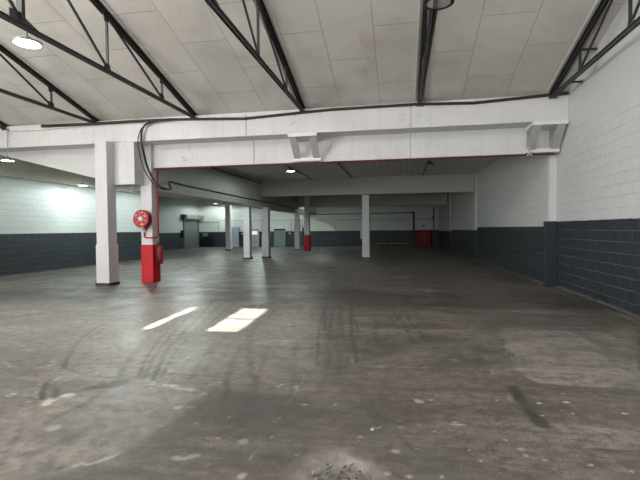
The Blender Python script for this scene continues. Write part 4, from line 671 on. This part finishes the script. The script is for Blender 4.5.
bx(-16.5, -15.8, 35.0, 35.4, .2, .26).build('shelf', M['black'], mc)
tag(bx(-16.5, -16.15, 35.05, 35.4, .92, 1.2).build('bench_box', M['lamp'], bevel=.02), 'small grey box at the left on the dark bench', 'box')
tag(bx(-16.0, -15.75, 35.05, 35.35, .92, 1.12).build('bench_box', M['black'], bevel=.02), 'small black box at the right on the dark bench', 'box')
be = empty('bench', (-.75, 35.1, 0), 'long low yellow bench against the far wall', 'bench')
bx(-1.98, .50, 34.9, 35.25, .24, .30).build('seat', M['bench'], be)
for x in (-1.85, -.75, .35): bx(x-.03, x+.03, 34.95, 35.2, 0, .24).build('leg', M['bench'], be)
cb = empty('cabinet', (1.7, 35.2, 0), 'faded red metal cabinet in the far right corner', 'cabinet')
bx(1.14, 2.22, 35.05, 35.48, 0, 1.30).build('body', M['cabinet'], cb, bevel=.01)
for x0 in (1.16, 1.69):
    dd = bx(x0, x0+.51, 35.02, 35.05, .05, 1.27).build('door', M['cabinet'], cb); bx(x0+(.43 if x0 < 1.5 else .05), x0+(.46 if x0 < 1.5 else .08), 34.99, 35.02, .6, .75).build('handle', M['lamp'], dd)
tag(bx(2.30, 2.80, 34.9, 35.45, 0, 1.26).build('dark_locker', M['black'], bevel=.01), 'black locker between red cabinet and right wall', 'locker')
pf = smooth_path([(-6.80, 31.3, 2.76),(-6.78,33.5,2.72),(-6.7,35.2,2.66),(-6.5,35.44,2.64)], 4) + [Vector((.85, 35.44, 2.66))]
tag(MB().tube(pf, .03, 8).build('wall_cable', M['cable']), 'black cable high across the far wall to the thick downpipe', 'cable')
m = MB(); m.bar((.95,35.36,0),(.95,35.36,2.72), .14,.14,(0,1,0)); m.bar((.60,35.38,2.68),(1.02,35.38,2.68), .09,.10)
tag(m.build('downpipe', M['black']), 'thick black vertical downpipe left of the red cabinet', 'pipe')
tag(MB().tube([(2.47,35.42,1.3),(2.47,35.42,2.95),(2.7,35.42,3.05)], .035, 8).build('riser_pipe', M['maroon']), 'thin dark pipe rising from beside the red cabinet and bending right', 'pipe')
tag(bx(2.28, 2.43, 35.36, 35.48, 2.19, 2.30).build('junction_box', M['black']), 'small black junction box on the pipe above the locker', 'junction box')
tag(MB().tube([(-15.2,35.47,2.24),(2.3,35.47,2.15)], .018, 8).build('wall_conduit', M['lamp']), 'long thin horizontal conduit across the whole far wall', 'pipe')
for x, l in ((-5.27,'thin vertical conduit on the far wall left of the lone column'), (-8.9,'thin vertical conduit on the far wall right of the green door'), (-15.25,'thin vertical conduit on the far wall at the left corner')):
    tag(MB().tube([(x,35.46,2.2),(x,35.46,1.2)], .02, 8).build('drop_conduit', M['lamp']), l, 'pipe', 'drop conduits')
tag(MB().tube([(-16.96,35.46-.5,2.1),(-16.9,35.44,2.1),(-15.25,35.44,2.12)], .018, 8).build('bench_conduit', M['lamp']), 'thin conduit on the far wall above the dark bench', 'pipe')
tag(bx(-1.98, -1.88, 21.66, 21.86, .95, 1.60).build('meter_box', M['bracket'], bevel=.01), 'pale grey box fixed to the left side of the lone column', 'box')
for x, z, l in ((-9.05, 1.12, 'small white socket on the dark band right of the green door'), (-13.15, 1.12, 'small white socket on the dark band right of the blue door'), (1.7, 1.62, 'small black fitting on the far wall above the red cabinet')):
    tag(bx(x-.06, x+.06, 35.46, 35.5, z-.06, z+.06).build('wall_socket', M['label'] if z < 1.5 else M['black']), l, 'socket')

# ------------------------------------------------------------------ rubble in the broken patch of floor
rnd = random.Random(7)
def stones(n, cx, cy, rx, ry, smin, smax, z0=-.02):
    bm = bmesh.new()
    for k in range(n):
        r = math.sqrt(rnd.random()); t = rnd.random()*2*PI; s = rnd.uniform(smin, smax)*(1.25-.6*r)
        p = Vector((cx+rx*r*math.cos(t), cy+ry*r*math.sin(t), z0+s*.35+.02*r))
        vs = [bm.verts.new(p + Vector((rnd.gauss(0,1)*s*.55, rnd.gauss(0,1)*s*.55, rnd.gauss(0,1)*s*.35))) for _ in range(9)]
        res = bmesh.ops.convex_hull(bm, input=vs)
        bmesh.ops.delete(bm, geom=[g for g in res['geom_interior'] if isinstance(g, bmesh.types.BMVert)], context='VERTS')
    mb = MB(); mb.bm.free(); mb.bm = bm; return mb
rb = stones(190, -.36, 2.50, .19, .20, .010, .034).build('rubble', M['rubble'])
tag(rb, 'heap of broken concrete rubble in a hole in the floor at the bottom edge', 'rubble', kind='stuff')
for k, (x, y, s, l) in enumerate(((-.217, 3.17, .011, 'small pale pebble on the floor above the rubble heap'), (-2.07, 3.75, .014, 'small dark pebble on the pale floor patch at left'), (-.50, 2.86, .010, 'dark pebble at the upper left rim of the rubble heap'))):
    o = stones(1, x, y, 0, 0, s*1.6, s*1.6, 0.004).build('pebble', M['label'] if k == 0 else M['rubble']); tag(o, l, 'pebble')
